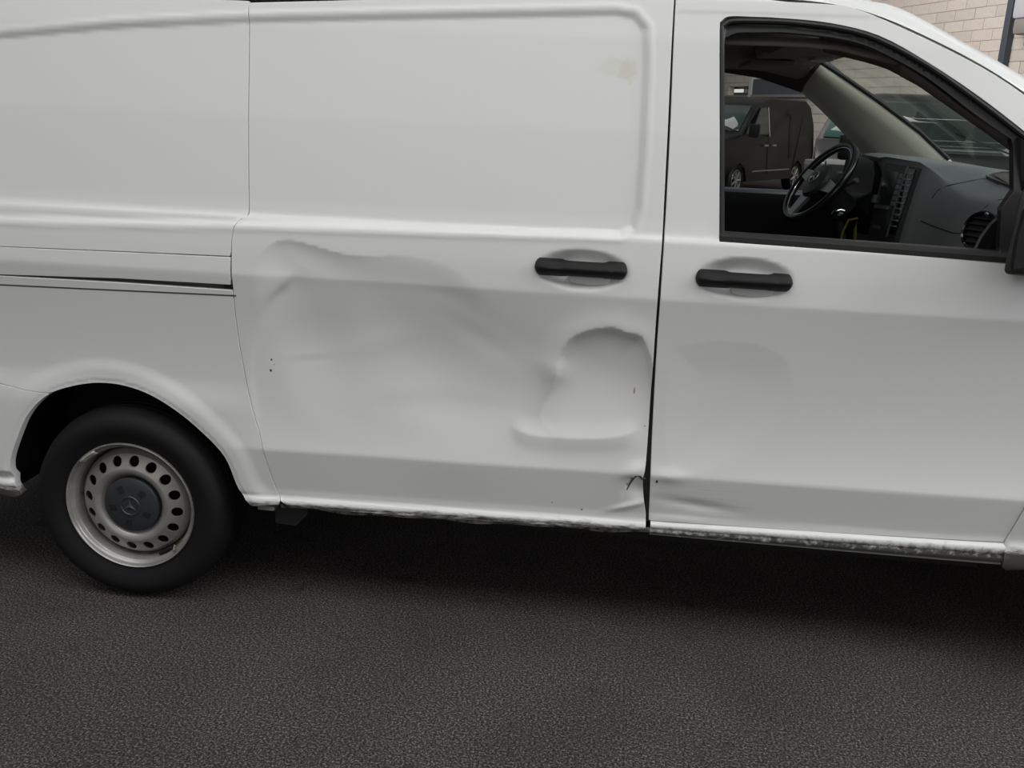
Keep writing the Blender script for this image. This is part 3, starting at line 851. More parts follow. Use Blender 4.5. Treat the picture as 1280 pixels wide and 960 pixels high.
# rail slot behind the gap
rl = MB(); rows = []
for x in np.linspace(-1.0, .41, 12):
    za = float(np.interp(x, [-1, 0 - .333, .41], [side(0, 342)[1] - .012, side(0, 342)[1], side(288, 355)[1]]))
    y = float(prof(x, za)); rows.append([(x, y + .004, za + .01), (x, y + .022, za + .002), (x, y + .022, za - .03), (x, y + .004, za - .036)])
rl.grid(rows); solid(rl.build('rail_slot', M_['gap'], van), .004)
# ---- rocker under the front door and dirty sill edge under the sliding door
rows = []
for x in np.linspace(side(813, 655)[0], side(1248, 690)[0] + .02, 60):
    zt = float(np.interp(x, [side(813, 651)[0], side(1254, 679)[0]], [side(813, 651.5)[1], side(1254, 679)[1]])); k = float(np.interp(x, [1.72, 2.75], [.95, 1.45])); y0 = float(prof(x, zt + .02)); y0 = max(y0, .03)
    rows.append([(x, y0 + dy_, zt - dz_ * k) for dy_, dz_ in ((.045, -.010), (.010, 0), (-.002, .0015), (-.010, .005), (-.013, .010), (-.012, .018), (-.008, .022), (-.006, .024), (-.008, .030), (-.004, .040), (.002, .044), (.000, .048), (.010, .052), (.05, .053))])
rk = MB().grid(rows).build('sill', white_paint('white_paint_sill', dirt=(.335, .405, .62)), van, label='white sill soiled with black road dirt', angle=50)
rows = []
for x in np.linspace(side(350, 632)[0], side(812, 664)[0], 50):
    zt = float(np.interp(x, [p[0] for p in botS], [p[1] for p in botS])); y0 = float(prof(x, zt + .01)); k = .006 + .005 * math.sin(x * 23) * math.sin(x * 7)
    rows.append([(x, y0 + .02, zt + .004), (x, y0 + .014, zt - .003), (x, y0 + .016, zt - .008 - k), (x, y0 + .03, zt - .012 - k)])
MB().grid(rows).build('sill_flange', mat('grimy_sill_edge', (.028, .025, .023), .8, vary=(35, (.30, .28, .24))), van)
p = at(333, 634, .03)
MB().box((p[0] - .03, .03, p[2] - .012), (p[0] + .025, .07, p[2] + .004), bev=.003).build('jacking_plug', M_['dustp'], van, smooth=False)
p = at(365, 645, .10)
MB().prism([(p[0] - .05, .08, p[2] + .05), (p[0] - .05, .08, p[2] - .02), (p[0] + .02, .08, p[2] - .025), (p[0] + .06, .08, p[2] + .02), (p[0] + .06, .08, p[2] + .05)], (0, .03, 0)).build('bracket', mat('grey_bracket', (.018, .018, .018), .7), van, smooth=False)

# ---- front wing (right of the front door, mostly outside the picture)
fe = [(x + .006, z) for x, z in frontedge]
sX = side(1256, 680)
fa = [(3.33 + .42 * math.cos(t), .36 + .42 * math.sin(t)) for t in np.linspace(PI, 0, 24)]
fa = [(fa[0][0], .40)] + fa + [(fa[-1][0], .40)]
low = sides([(1262, 690), (1247, 706)])
fen = [side(1256, 689), (2.76, .385)] + [(2.775, .375)] + fa + [(4.00, .42), (4.04, .7), (3.96, .95), (3.6, 1.16), (3.2, 1.36), (3.02, 1.42)] + [p for p in fe[::-1] if p[1] < 1.40]
panel('front_wing', fen, m_body, lambda X, Z: prof(X, Z) - .004, van, step=.02, fl=.03)

# ---- torn fold at the lower corner of the sliding door
tp = [side(783.5, 613), side(787, 606), side(792, 598.5), side(796.5, 594.5), side(800, 596), side(803, 599.5), side(806, 598)]
pts = [(x, float(h_slide(np.array([x]), np.array([z]))[0]) + .0005, z) for x, z in tp]
MB().tube(pts, [.0014, .003, .0036, .0042, .0045, .005, .003], 8, flat=.8).build('torn_edge', M_['gap'], slide, label='dark split in the folded sheet metal')

# ---- door handles
def handle(parent, p0, p1, hf, lbl=None):
    a = np.array([p0[0], p0[1]]); b = np.array([p1[0], p1[1]]); L = np.linalg.norm(b - a); rows = []
    ts = np.concatenate([[0, .008, .025, .05], np.linspace(.1, .9, 25), [.95, .975, .992, 1]])
    for t in ts:
        e = min(1, math.sqrt(max(0, 1 - max(0, (.06 - t) / .06) ** 2))) * min(1, math.sqrt(max(0, 1 - max(0, (t - .94) / .06) ** 2)))
        hh = (.0255 - .0035 * ss((t - .30) / .06) * ss((.80 - t) / .06)) * max(.12, e)
        c = a + (b - a) * t
        yb = float(prof(c[0], c[1])); bow = .010 * math.sin(PI * t)
        yo = yb - .022 - bow + .012 * (1 - e); yi = yb + .004 if (t < .33 or t > .79) else yb - .004 - bow * .6
        dr = .0015 * ss((t - .3) / .06)
        R_ = []
        for (u, v) in ((0, 1), (.25, .93), (.7, .6), (.92, .2), (1, 0), (.92, -.2), (.7, -.6), (.25, -.93), (0, -1)):
            R_.append((c[0], yi + (yo - yi) * u, c[1] + hh * v + dr))
        rows.append(R_)
    mb = MB().grid(rows); n = len(rows[0])
    mb.F.append(tuple(range(n))); mb.F.append(tuple((len(rows) - 1) * n + k for k in range(n))[::-1])
    mb.F += [((i + 1) * n, i * n, i * n + n - 1, (i + 1) * n + n - 1) for i in range(len(rows) - 1)]
    o = mb.build('door_handle', M_['handle'], parent, lbl, angle=50)
    c = a + (b - a) * .60
    # finger plate in the cup below the bar
    f = []
    for k in range(24):
        q = 2 * PI * k / 24; ex = abs(math.cos(q)) ** .6 * math.copysign(1, math.cos(q)); ez = abs(math.sin(q)) ** .6 * math.copysign(1, math.sin(q))
        f.append((c[0] + .062 * ex, float(prof(c[0], c[1])) + .0005, c[1] - .018 + .028 * ez))
    pl = MB().prism(f, (0, .02, 0)).build('finger_plate', m_body, parent, angle=50)
    bv = pl.modifiers.new('round', 'BEVEL'); bv.width = .005; bv.segments = 3; bv.limit_method = 'ANGLE'
    return o


handle(slide, side(668.5, 332.5), side(784, 340), h_slide, 'black grained handle')
handle(front, side(869.5, 347), side(990.5, 355), h_front, 'black grained handle')

# ---- black seal around the cab window
winI = [(906, 292), (906, 150), (906, 56), (911, 45), (924, 40), (950, 39.5), (989, 40), (1055, 48), (1099, 62), (1161, 96), (1224, 144), (1268, 174), (1271, 185), (1271, 240), (1256, 262), (1254, 316), (1080, 304)]
wi = smooth_poly(sides(winI[1:12]), 4) + sides(winI[12:]) + sides([(906, 292)])
def h_seal(X, Z):
    d = seg_dist(X, Z, winXZ)
    return prof(X, Z) + .004 + .016 * ss((d - .006) / .012)


panel('window_seal', winXZ, M_['seal'], h_seal, front, holes=[wi], step=.009, fl=.03, label='black rubber and trim around the open window')
# raised outer bead and sill strip
def bead(px, r, off, name, m, closed=False, flat=1):
    P = [(x, float(prof(x, z)) + off, z) for x, z in px]
    return MB().tube(P, r, 8, flat=flat).build(name, m, front)


bead(smooth_poly(sides([(902.5, 298), (902.5, 150), (902.5, 44), (906, 31), (917, 26), (950, 26), (989, 27.5), (1050, 35), (1099, 49), (1161, 82), (1224, 126), (1275, 165), (1330, 211)]), 3), .0075, .008, 'outer_bead', M_['rubber'])
sillp = smooth_poly(sides([(899.5, 296.5), (1000, 304), (1120, 313), (1262, 324), (1330, 329)]), 3)
rows = []
for x, z in sillp:
    y = float(prof(x, z)); rows.append([(x, y + .045, z + .010), (x, y + .014, z + .014), (x, y + .004, z + .010), (x, y - .003, z + .004), (x, y - .004, z - .010), (x, y + .010, z - .016)])
MB().grid(rows).build('waist_strip', mat('matt_waist_rubber', (.022, .021, .021), .65, spec=.3), front, angle=25)
# inner face of the door below the window and its black sail panel
MB().prism([(*[0] * 0, x, .09, z) for x, z in [(1.84, 1.29), (2.95, 1.27), (2.75, .5), (1.84, .5)]], (0, .03, 0)).build('door_card', M_['liner_dark'], front, smooth=False)
sail = [at(a, b, .12) for a, b in [(1271, 172), (1300, 195), (1400, 290), (1400, 335), (1252, 322), (1255, 300), (1257, 262), (1271, 240)]]
MB().prism([tuple(p) for p in sail], (0, -.03, 0)).build('sail_panel', M_['gloss'], front, smooth=False)

# ---- door mirror (its rear edge is at the right side of the picture)
mp_ = [(1254, 343), (1257, 326), (1266, 287), (1273, 252), (1279, 234), (1300, 228), (1330, 230), (1345, 300), (1330, 345), (1290, 346)]
pts_ = [at(a, b, -.13) for a, b in mp_]
mo = MB().prism([(p[0], -.13, p[2]) for p in pts_], (.066, .14, -.008)).build('wing_mirror', mat('worn_mirror_plastic', (.028, .027, .026), .5, bump=(700, .4)), van)
bv = mo.modifiers.new('round', 'BEVEL'); bv.width = .012; bv.segments = 3; bv.limit_method = 'ANGLE'
pm = [at(a, b, -.14) for a, b in [(1266, 336), (1270, 300), (1281, 262), (1310, 255), (1320, 330)]]
MB().prism([(p[0], -.150, p[2]) for p in pm], (0, .02, 0)).build('mirror_housing_inset', M_['seal'], mo, smooth=False)

# ---- roof rail (cantrail) and roof
zr_k = [(-1.05, 1.930), (.30, 1.924)] + [(x, z + .005) for x, z in sides([(313, 3), (480, -1.2), (700, -7), (846, -14.5)])]
lo_ = zr_k + [side(930, -6.5), side(983, -.3)] + smooth_poly(sides([(1000.5, .3), (1020, 1.8), (1067.5, 7.5), (1131, 32.8), (1225.2, 79.3), (1281.4, 115.2), (1331.5, 155.5), (1397, 220)]), 3) + [(3.07, 1.40)]
up_px = [(1080, 0), (1110, 5), (1135, 15.5), (1165, 31), (1200, 51), (1240, 73), (1280, 97), (1330, 132), (1400, 190)]
upc = [(-1.05, 2.03), (.4, 2.05), (1.2, 2.055), (1.6, 2.055), (1.85, 2.045)] + [(at(a, b, .215)[0], at(a, b, .215)[2]) for a, b in up_px] + [(3.16, 1.42)]
lo_ = resample(lo_ , .03)[: -1] if False else lo_


def arc_sample(P, n):
    P = np.array(P); L = np.r_[0, np.cumsum(np.hypot(*np.diff(P, axis=0).T))]; s = np.linspace(0, L[-1], n)
    return np.stack([np.interp(s, L, P[:, 0]), np.interp(s, L, P[:, 1])], 1)


upf = arc_sample(smooth_poly(upc, 5), 110)
lof = np.array(lo_)
DD = arc_sample(lof, 6000)
lowm = np.array([DD[np.argmin(np.hypot(DD[:, 0] - x, (DD[:, 1] - z)))] for x, z in upf])
_kk = np.ones(7) / 7
lowm = np.stack([np.convolve(np.pad(lowm[:, i], 3, 'edge'), _kk, 'valid') for i in (0, 1)], 1)
rows = []
yR = []
for (x, z) in upf:
    # matching lower point: nearest on lower curve, roughly perpendicular
    d = np.hypot(lof[:, 0] - x, lof[:, 1] - z)
    xl, zl = lowm[len(rows)]
    yl = float(prof(xl, min(zl, 1.99))); yl2 = yl
    yt = max(yl + .045, .215 if x < 2.2 else .215)
    rows.append([(xl, yl + .02, zl), (xl, yl + .001, zl + .001), (xl + (x - xl) * .25, yl + (yt - yl) * .10, zl + (z - zl) * .30), (xl + (x - xl) * .55, yl + (yt - yl) * .32, zl + (z - zl) * .62),
                 (xl + (x - xl) * .8, yl + (yt - yl) * .62, zl + (z - zl) * .88), (xl + (x - xl) * .93, yl + (yt - yl) * .85, zl + (z - zl) * .985), (x, yt, z), (x, yt + .02, z - .001), (x - .004, yt + .04, z - .010)])
m_rail = white_paint('white_paint_roof_rail', dirt=False)
m_rail.node_tree.nodes['Principled BSDF'].inputs['Coat Roughness'].default_value = .04
m_rail.node_tree.nodes['Principled BSDF'].inputs['Coat Weight'].default_value = .8
rr = MB().grid(rows).build('roof_rail', m_rail, van, angle=60)
mr_ = MB().grid([[(x, 1.93 - (y if x < 2.15 else min(y, .10) + max(0, y - .10) * .15), z - .11 * float(ss((x - 2.15) / .2))) for (x, y, z) in r_] for r_ in rows]).build('roof_rail', m_body, van, angle=60)


def zroof(x):
    return float(np.interp(x, upf[:, 0], upf[:, 1]))


rows = []
for x in np.linspace(-1.05, 2.20, 24):
    rows.append([(x, .235 + (1.46) * t, zroof(x) - .006 + .03 * math.sin(PI * t)) for t in np.linspace(0, 1, 13)])
solid(MB().grid(rows).build('roof', m_body, van), .02)
rows = []
for x in np.linspace(2.24, 3.14, 16):
    rows.append([(x + .10 * math.sin(PI * t), .245 + 1.56 * t, zroof(x) - .020 - .10 * max(0, 2 * t - 1) ** 3) for t in np.linspace(0, 1, 13)])
solid(MB().grid(rows).build('windscreen', M_['glass'], van, label='dusty green-tinted windscreen'), .004)
# black ceramic edge strips seen along the glass
# ---- far side body, floor pan, cargo shell, nose
MB().prism([(-1.04, 1.90, .40), (3.9, 1.90, .40), (3.9, 1.90, 1.0), (3.05, 1.90, 1.32), (-1.04, 1.90, 1.32)], (0, .03, 0)).build('far_side_panel', m_body, van, smooth=False)
MB().prism([(-1.04, 1.80, 1.32), (1.72, 1.80, 1.32), (1.72, 1.74, 1.96), (-1.04, 1.74, 1.96)], (0, .05, 0)).build('far_upper_panel', m_body, van, smooth=False)
sh = MB()
sh.box((-1.02, .15, .9), (1.70, 1.78, 1.30)); sh.box((-1.02, .22, 1.30), (1.70, 1.70, 1.97)); sh.box((.52, .10, .46), (1.70, 1.82, .9)); sh.box((-1.02, .10, .46), (-.46, 1.82, .9)); sh.box((-.46, .45, .5), (.52, 1.5, .9))
sh.build('cargo_shell', M_['shell'], van, smooth=False)
MB().box((-1.0, .16, .30), (-.50, 1.78, .46)).box((.50, .16, .32), (2.74, 1.78, .45)).box((-.5, .5, .34), (.5, 1.45, .5)).build('floor_pan', M_['dark'], van, smooth=False)
MB().box((-1.06, .05, .42), (-1.03, 1.88, 1.95)).build('rear_doors', m_body, van, smooth=False)
# inner posts behind the door gaps
def post(P, dx, off, name, m):
    rows = []
    for x, z in P: y = float(prof(x, min(z, 1.98))); rows.append([(x - dx, y + off, z), (x + dx, y + off, z)])
    return solid(MB().grid(rows).build(name, m, van, smooth=False, fix=False), .02, 0)


mid = [((a[0] + b[0]) / 2, (a[1] + b[1]) / 2) for a, b in zip(arc_sample(gapRs, 24), arc_sample(gapFf, 24))]
post(mid, .07, .045, 'door_post', M_['gap'])
post(arc_sample(gapL, 30), .03, .024, 'door_post', M_['dark'])
post([(-1.0, zc_l - .015), (-.4, zc_l), (.41, zc_r)][0:0] or [(x, z) for x, z in arc_sample(frontedge, 20)], .04, .03, 'door_post', M_['dark'])
# dark backing behind the quarter seams
rows = []
for x in np.linspace(-1.0, .40, 10):
    rows.append([(x, float(prof(x, z)) + .032, z) for z in (1.25, 1.15, 1.05)])
MB().grid(rows).build('seam_backing', M_['dark'], van)
# wheel housing
rows = []
for t in np.linspace(0.0, PI, 32):
    rows.append([(.0 + .455 * math.cos(t) - .02, y, .36 + .455 * math.sin(t)) for y in (.06, .2, .44)])
solid(MB().grid(rows).build('wheel_housing', M_['dark'], van), .01)
MB().box((-.44, .43, .35), (.44, .46, .85)).build('housing_back', M_['dark'], van, smooth=False)
# bonnet and nose
rows = []
for x, z in ((3.12, 1.41), (3.3, 1.36), (3.6, 1.22), (3.85, 1.06), (3.98, .9), (4.02, .6), (3.98, .38)):
    rows.append([(x - .10 * abs(2 * t - 1) ** 3, .06 + 1.81 * t, z + .03 * math.sin(PI * t)) for t in np.linspace(0, 1, 11)])
solid(MB().grid(rows).build('bonnet', m_body, van), .02)

# ---- wheels
TY = [(.2215, .10), (.2222, .034), (.232, .030), (.25, .020), (.275, .010), (.295, .012), (.312, .022), (.322, .034), (.326, .045), (.3285, .052), (.334, .068)]
for y0 in (.085, .118, .150, .182): TY += [(.336, y0 - .005), (.336, y0), (.329, y0 + .001), (.329, y0 + .008), (.336, y0 + .009)]
TY += [(.336, .205), (.332, .222), (.322, .238), (.30, .25), (.20, .24)]


def make_wheel(cx, cyo, sg=1, detail=True):
    c = (0, 0, 0); root = empty('wheel', (cx, cyo, .336), 0, van)
    lathe(TY, c, sg, 96).build('tyre', M_['tyre'], root, 'black road tyre', angle=30)
    lathe([(.2225, .038), (.2225, .030), (.2195, .0265), (.2165, .029), (.2150, .036), (.212, .045), (.205, .048), (.2025, .052), (.2015, .060), (.1995, .066), (.199, .078)], c, sg, 96).build('rim', M_['rim'], root, 'silver steel rim', angle=50)
    lathe([(.199, .078), (.194, .084), (.1925, .12), (.195, .16), (.21, .22)], c, sg, 64).build('rim_barrel', M_['rimrust'], root, angle=50)
    # disc with 16 ventilation holes
    V = []; Fc = []; nh = 16; n = 24
    def dz(r): return float(np.interp(r, [.085, .092, .102, .112, .122, .130, .140, .175, .182, .190], [.074, .070, .054, .043, .039, .040, .044, .064, .072, .086]))
    rin, rout = .129, .175
    for k in range(nh):
        th = 2 * PI * (k + .5) / nh + .09; dt = PI / nh; rc = .1535; hr = .0172
        base = len(V); outer = []; inner = []; back = []
        for j in range(n):
            q = 2 * PI * j / n - PI; u, v = math.cos(q), math.sin(q); s_ = 1 / max(abs(u), abs(v)); U, W_ = u * s_, v * s_
            r = rc + (rout - rc) * U if U > 0 else rc + (rc - rin) * U
            tt = th + dt * W_; outer.append((r * math.cos(tt), sg * dz(r), r * math.sin(tt)))
            ri = rc + hr * u; ti = th + hr * v / ri * 1.0; inner.append((ri * math.cos(ti), sg * (dz(ri) + .0005), ri * math.sin(ti))); back.append((ri * math.cos(ti), sg * (dz(ri) + .008), ri * math.sin(ti)))
        V += outer + inner + back
        for j in range(n):
            j2 = (j + 1) % n
            Fc.append((base + j, base + j2, base + n + j2, base + n + j)); Fc.append((base + n + j, base + n + j2, base + 2 * n + j2, base + 2 * n + j))
    mb = MB().add(V, Fc)
    lathe([(r, dz(r)) for r in (.085, .092, .097, .102, .107, .112, .117, .122, .129)], c, sg, 96, mb)
    lathe([(.175, dz(.175)), (.182, .072), (.187, .080), (.190, .09), (.191, .125)], c, sg, 96, mb)
    mb.build('wheel_disc', M_['rim'], root, 'silver pressed disc with round holes', angle=60)
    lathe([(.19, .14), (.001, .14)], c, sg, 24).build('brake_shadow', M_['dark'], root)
    # hub cap with five slots and a star emblem
    CO = .014; cap = MB(); lathe([(r, y - CO) for r, y in ((.095, .088), (.095, .060), (.0925, .055), (.082, .051), (.060, .0485), (.036, .047), (.034, .0445), (.030, .0445), (.028, .047), (.001, .047))], c, sg, 64, cap)
    cap.build('hub_cap', M_['cap'], root, 'dark grey plastic hub cap', angle=25)
    for k in range(5):
        a = math.radians(118 - 72 * k); R_ = Matrix.Rotation(-(a - PI / 2), 3, 'Y')
        MB().prism([R_ @ Vector(p) for p in [(-.009, .0325 * sg, .050), (.009, .0325 * sg, .050), (.012, .0350 * sg, .074), (-.010, .0350 * sg, .074)]], (0, .006 * sg, 0)).build('cap_slot', M_['dark'], root, smooth=False)
    st_ = MB()
    for k in range(3):
        a = PI / 2 + k * 2 * PI / 3
        ca, sa = math.cos(a), math.sin(a); tip = (.0275 * ca, .0315 * sg, .0275 * sa); cp = (0, .0265 * sg, 0)
        for s_ in (-1, 1):
            b = a + s_ * PI / 3; st_.add([cp, tip, (.007 * math.cos(b), .0325 * sg, .007 * math.sin(b))], [(0, 1, 2)])
    st_.build('cap_emblem', M_['capstar'], root, 'raised three-pointed emblem', smooth=False)
    if detail:
        for a0, a1, nm, m_, off in ((math.radians(118), math.radians(136), 'balance_weight', M_['weight'], 0), (math.radians(-66), math.radians(-50), 'balance_weight', M_['dark'], .035)):
            rows = []
            for a in np.linspace(a0, a1, 7):
                rows.append([(r * math.cos(a), y, r * math.sin(a)) for r, y in ((.218, .024), (.213, .021), (.205, .030), (.204, .040 + off))])
            if off: rows = [[(r * math.cos(a), y, r * math.sin(a)) for r, y in ((.1985, .055), (.191, .055), (.190, .075), (.198, .078))] for a in np.linspace(a0, a1, 7)]
            solid(MB().grid(rows).build(nm, m_, root, 'grey clip-on balance weight' if not off else 'dark stick-on balance weight'), .003)
        q = math.radians(-47); MB().tube([(.195 * math.cos(q), .06, .195 * math.sin(q)), (.207 * math.cos(q), .035, .207 * math.sin(q))], .004, 8).build('valve', M_['dustp'], root)
    return root


make_wheel(0, .0)
make_wheel(3.33, .0, 1, False)
make_wheel(0, 1.93, -1, False)
make_wheel(3.33, 1.93, -1, False)

# ================================================================== cab interior
def px3(a, b, Y): p = at(a, b, Y); return (p[0], p[1], p[2])


def ribbon(name, edges, m, parent, th=.02, label=None, smooth=True):
    """surface through several (a,b,Y) edge curves, each resampled to equal count"""
    n = 24; rows = []
    for E_ in edges:
        P = np.array([px3(*e) for e in E_]); L = np.r_[0, np.cumsum(np.linalg.norm(np.diff(P, axis=0), axis=1))]; s = np.linspace(0, L[-1], n)
        rows.append([tuple(np.interp(s, L, P[:, k]) for k in range(3)) for _ in [0]][0])
    rows = [[(r[0][i], r[1][i], r[2][i]) for i in range(n)] for r in rows]
    return solid(MB().grid(rows).build(name, m, parent, label, smooth=smooth, angle=70), th, 0)


# headliner: arched ceiling of the cab
rows = []
for x in np.linspace(1.70, 2.30, 8):
    rows.append([(x, .24 + 1.50 * t, float(np.interp(x, [1.7, 2.1, 2.3], [1.925, 1.925, 1.885])) - .07 * abs(2 * t - 1) ** 5) for t in np.linspace(0, 1, 17)])
solid(MB().grid(rows).build('headliner', M_['liner'], van), .012)
# far side: dark rail over the window, then the pale A pillar
ribbon('far_roof_trim', [[(880, 40, 1.70), (950, 48, 1.70), (1000, 62, 1.66), (1027, 79, 1.58)], [(880, 66, 1.74), (950, 74, 1.74), (1003, 90, 1.72), (1016, 96, 1.68)], [(880, 86, 1.80), (907, 88, 1.80), (950, 95, 1.80), (1003, 112.5, 1.80)]], M_['liner_dark'], van, .03)
ribbon('far_pillar_trim', [[(1026.5, 79, 1.58), (1060, 101, 1.59), (1100, 129, 1.60), (1150, 167, 1.61), (1184, 200, 1.62), (1215, 222, 1.62)],
                           [(1018, 90, 1.62), (1048, 112, 1.63), (1088, 143, 1.65), (1130, 176, 1.66), (1160, 205, 1.67), (1190, 230, 1.68)],
                           [(1009, 102, 1.72), (1040, 130, 1.73), (1070, 158, 1.74), (1100, 184, 1.75), (1120, 205, 1.76), (1140, 230, 1.76)],
                           [(1003, 112, 1.80), (1025, 132, 1.81), (1045, 152, 1.82), (1066, 175, 1.84), (1090, 200, 1.85), (1110, 230, 1.85)]], M_['beige'], van, .025, 'pale grey-beige pillar trim')
MB().tube([px3(1026, 77.5, 1.575), px3(1060, 99.5, 1.58), px3(1100, 127.2, 1.59), px3(1150, 165, 1.60), px3(1186, 199, 1.61)], .009, 8).build('glass_edge', M_['rubber'], van)
MB().prism([px3(1076, 165, 1.86), px3(1100, 190, 1.86), px3(1100, 262, 1.86), px3(1076, 262, 1.86)], (0, .02, 0)).build('far_sail_trim', M_['beige'], van, smooth=False)
MB().prism([px3(1063, 160, 1.87), px3(1074, 170, 1.87), px3(1073, 262, 1.87), px3(1062, 262, 1.87)], (0, .03, 0)).build('window_divider', M_['rubber'], van, smooth=False)
# far door card; bluish reflection on its top painted into the cap colour
rows = []
for x in np.linspace(1.72, 2.75, 10):
    z = 1.322; rows.append([(x, 1.90, z + .004), (x, 1.86, z + .006), (x, 1.835, z), (x, 1.825, z - .016), (x, 1.83, z - .06), (x, 1.82, z - .30), (x, 1.82, .5)])
MB().grid(rows).build('far_door_card', mat('black_door_card', (.006, .006, .0065), .6, spec=.2), van, angle=60)
rows = [[(x, y, z) for y, z in ((1.88, 1.333), (1.85, 1.334), (1.833, 1.326), (1.828, 1.316))] for x in np.linspace(1.72, 2.45, 6)]
MB().grid(rows).build('door_top_sheen', mat('blue_grey_sheen_cap', (.09, .11, .14), .3), van)
MB().prism([px3(900, 86, 1.885), px3(950, 94, 1.885), px3(1003, 111, 1.885), px3(1045, 151, 1.885), px3(1064, 172, 1.885), px3(1064, 244, 1.885), px3(900, 238, 1.885)], (0, .004, 0)).build('far_window_glass', M_['clear'], van, smooth=False)
# near A pillar inner trim, two tones
ribbon('near_pillar_trim', [[(1128, 74, .26), (1161, 92, .26), (1224, 138, .26), (1275, 176, .26)], [(1126, 92, .30), (1150, 105, .30), (1205, 143, .30), (1276, 193, .30)]], mat('warm_grey_pillar_trim', (.34, .29, .27), .7, bump=(500, .2)), van, .02)
ribbon('near_roof_trim', [[(1020, 30, .24), (1060, 42, .25), (1100, 56, .26), (1130, 74, .26)], [(1030, 62, .32), (1081, 74, .32), (1110, 83, .31), (1129, 93, .30)]], mat('brown_grey_roof_trim', (.2, .155, .14), .8, bump=(500, .2)), van, .02)
# roof console with lamp, sun visor
cp = px3(1008, 64, .98)
MB().box((cp[0] - .16, .80, 1.865), (cp[0] + .10, 1.16, 1.925), bev=.02).build('roof_console', M_['liner'], van)
MB().box((2.16, .26, 1.868), (2.31, 1.72, 1.905), bev=.012).build('header_trim', M_['liner'], van)
MB().box((cp[0] + .02, .92, 1.852), (cp[0] + .09, 1.06, 1.868), bev=.006).build('reading_lamp', mat('lamp_diffuser', (.6, .6, .6), .2), van)
MB().box((2.00, 1.22, 1.845), (2.17, 1.62, 1.865), bev=.008).build('sun_visor', M_['liner'], van)
MB().box((2.00, .34, 1.855), (2.17, .76, 1.875), bev=.008).build('sun_visor', M_['liner'], van)

# ---- dashboard
ST = [
    (1.80, [(3.14, 1.40), (2.95, 1.455), (2.74, 1.46), (2.66, 1.44), (2.62, 1.38), (2.61, 1.22), (2.62, 1.0)]),
    (1.66, [(3.14, 1.41), (2.95, 1.47), (2.70, 1.485), (2.58, 1.48), (2.57, 1.42), (2.60, 1.22), (2.62, 1.0)]),
    (1.58, [(3.14, 1.42), (2.95, 1.485), (2.66, 1.512), (2.54, 1.508), (2.545, 1.46), (2.60, 1.25), (2.62, 1.0)]),
    (1.36, [(3.14, 1.42), (2.95, 1.49), (2.64, 1.528), (2.51, 1.528), (2.515, 1.49), (2.60, 1.30), (2.62, 1.0)]),
    (1.16, [(3.14, 1.42), (2.95, 1.495), (2.66, 1.530), (2.52, 1.525), (2.525, 1.49), (2.58, 1.30), (2.60, 1.0)]),
    (1.12, [(3.14, 1.42), (2.95, 1.495), (2.66, 1.526), (2.54, 1.520), (2.53, 1.500), (2.515, 1.22), (2.50, 1.0)]),
    (.80, [(3.14, 1.42), (2.95, 1.495), (2.70, 1.522), (2.575, 1.518), (2.56, 1.500), (2.525, 1.25), (2.51, 1.0)]),
    (.765, [(3.14, 1.42), (2.95, 1.495), (2.72, 1.520), (2.605, 1.505), (2.585, 1.480), (2.545, 1.26), (2.53, 1.0)]),
    (.70, [(3.14, 1.42), (2.95, 1.494), (2.77, 1.508), (2.67, 1.470), (2.63, 1.43), (2.60, 1.28), (2.60, 1.0)]),
    (.58, [(3.14, 1.42), (2.97, 1.492), (2.82, 1.494), (2.70, 1.450), (2.645, 1.405), (2.615, 1.27), (2.62, 1.0)]),
    (.40, [(3.14, 1.42), (2.98, 1.490), (2.84, 1.488), (2.72, 1.452), (2.650, 1.405), (2.615, 1.27), (2.62, 1.0)]),
    (.24, [(3.14, 1.41), (2.98, 1.485), (2.85, 1.480), (2.73, 1.452), (2.660, 1.410), (2.600, 1.27), (2.60, 1.0)]),
    (.13, [(3.12, 1.40), (2.98, 1.470), (2.85, 1.465), (2.74, 1.440), (2.670, 1.400), (2.600, 1.27), (2.60, 1.0)]),
]
rows = []
for y, P in ST:
    rows.append([(x, y, z) for x, z in smooth_poly(P, 4)])
dash = MB().grid(rows).build('dashboard', M_['dash'], van, angle=60, label='grey soft-touch dashboard')
# centre stack face as (u to the near side, v down)
TLc, TRc, BRc, BLc = [Vector(v) for v in ((2.537, 1.10, 1.505), (2.565, .785, 1.505), (2.522, .785, 1.235), (2.512, 1.12, 1.205))]


def cf(u, v, out=0):
    p = (TLc.lerp(TRc, u)).lerp(BLc.lerp(BRc, u), v); return p + Vector((-1, -.09, .05)) * out


def cquad(u0, v0, u1, v1, o0, o1, name, m, label=None, skew=0):
    a = [cf(u0, v0, o1), cf(u1, v0, o1), cf(u1 + skew, v1, o1), cf(u0 + skew, v1, o1)]
    b = [cf(u0, v0, o0), cf(u1, v0, o0), cf(u1 + skew, v1, o0), cf(u0 + skew, v1, o0)]
    mb = MB().add(a + b, [(0, 1, 2, 3), (7, 6, 5, 4), (0, 4, 5, 1), (1, 5, 6, 2), (2, 6, 7, 3), (3, 7, 4, 0)])
    return mb.build(name, m, dash, label, smooth=False)


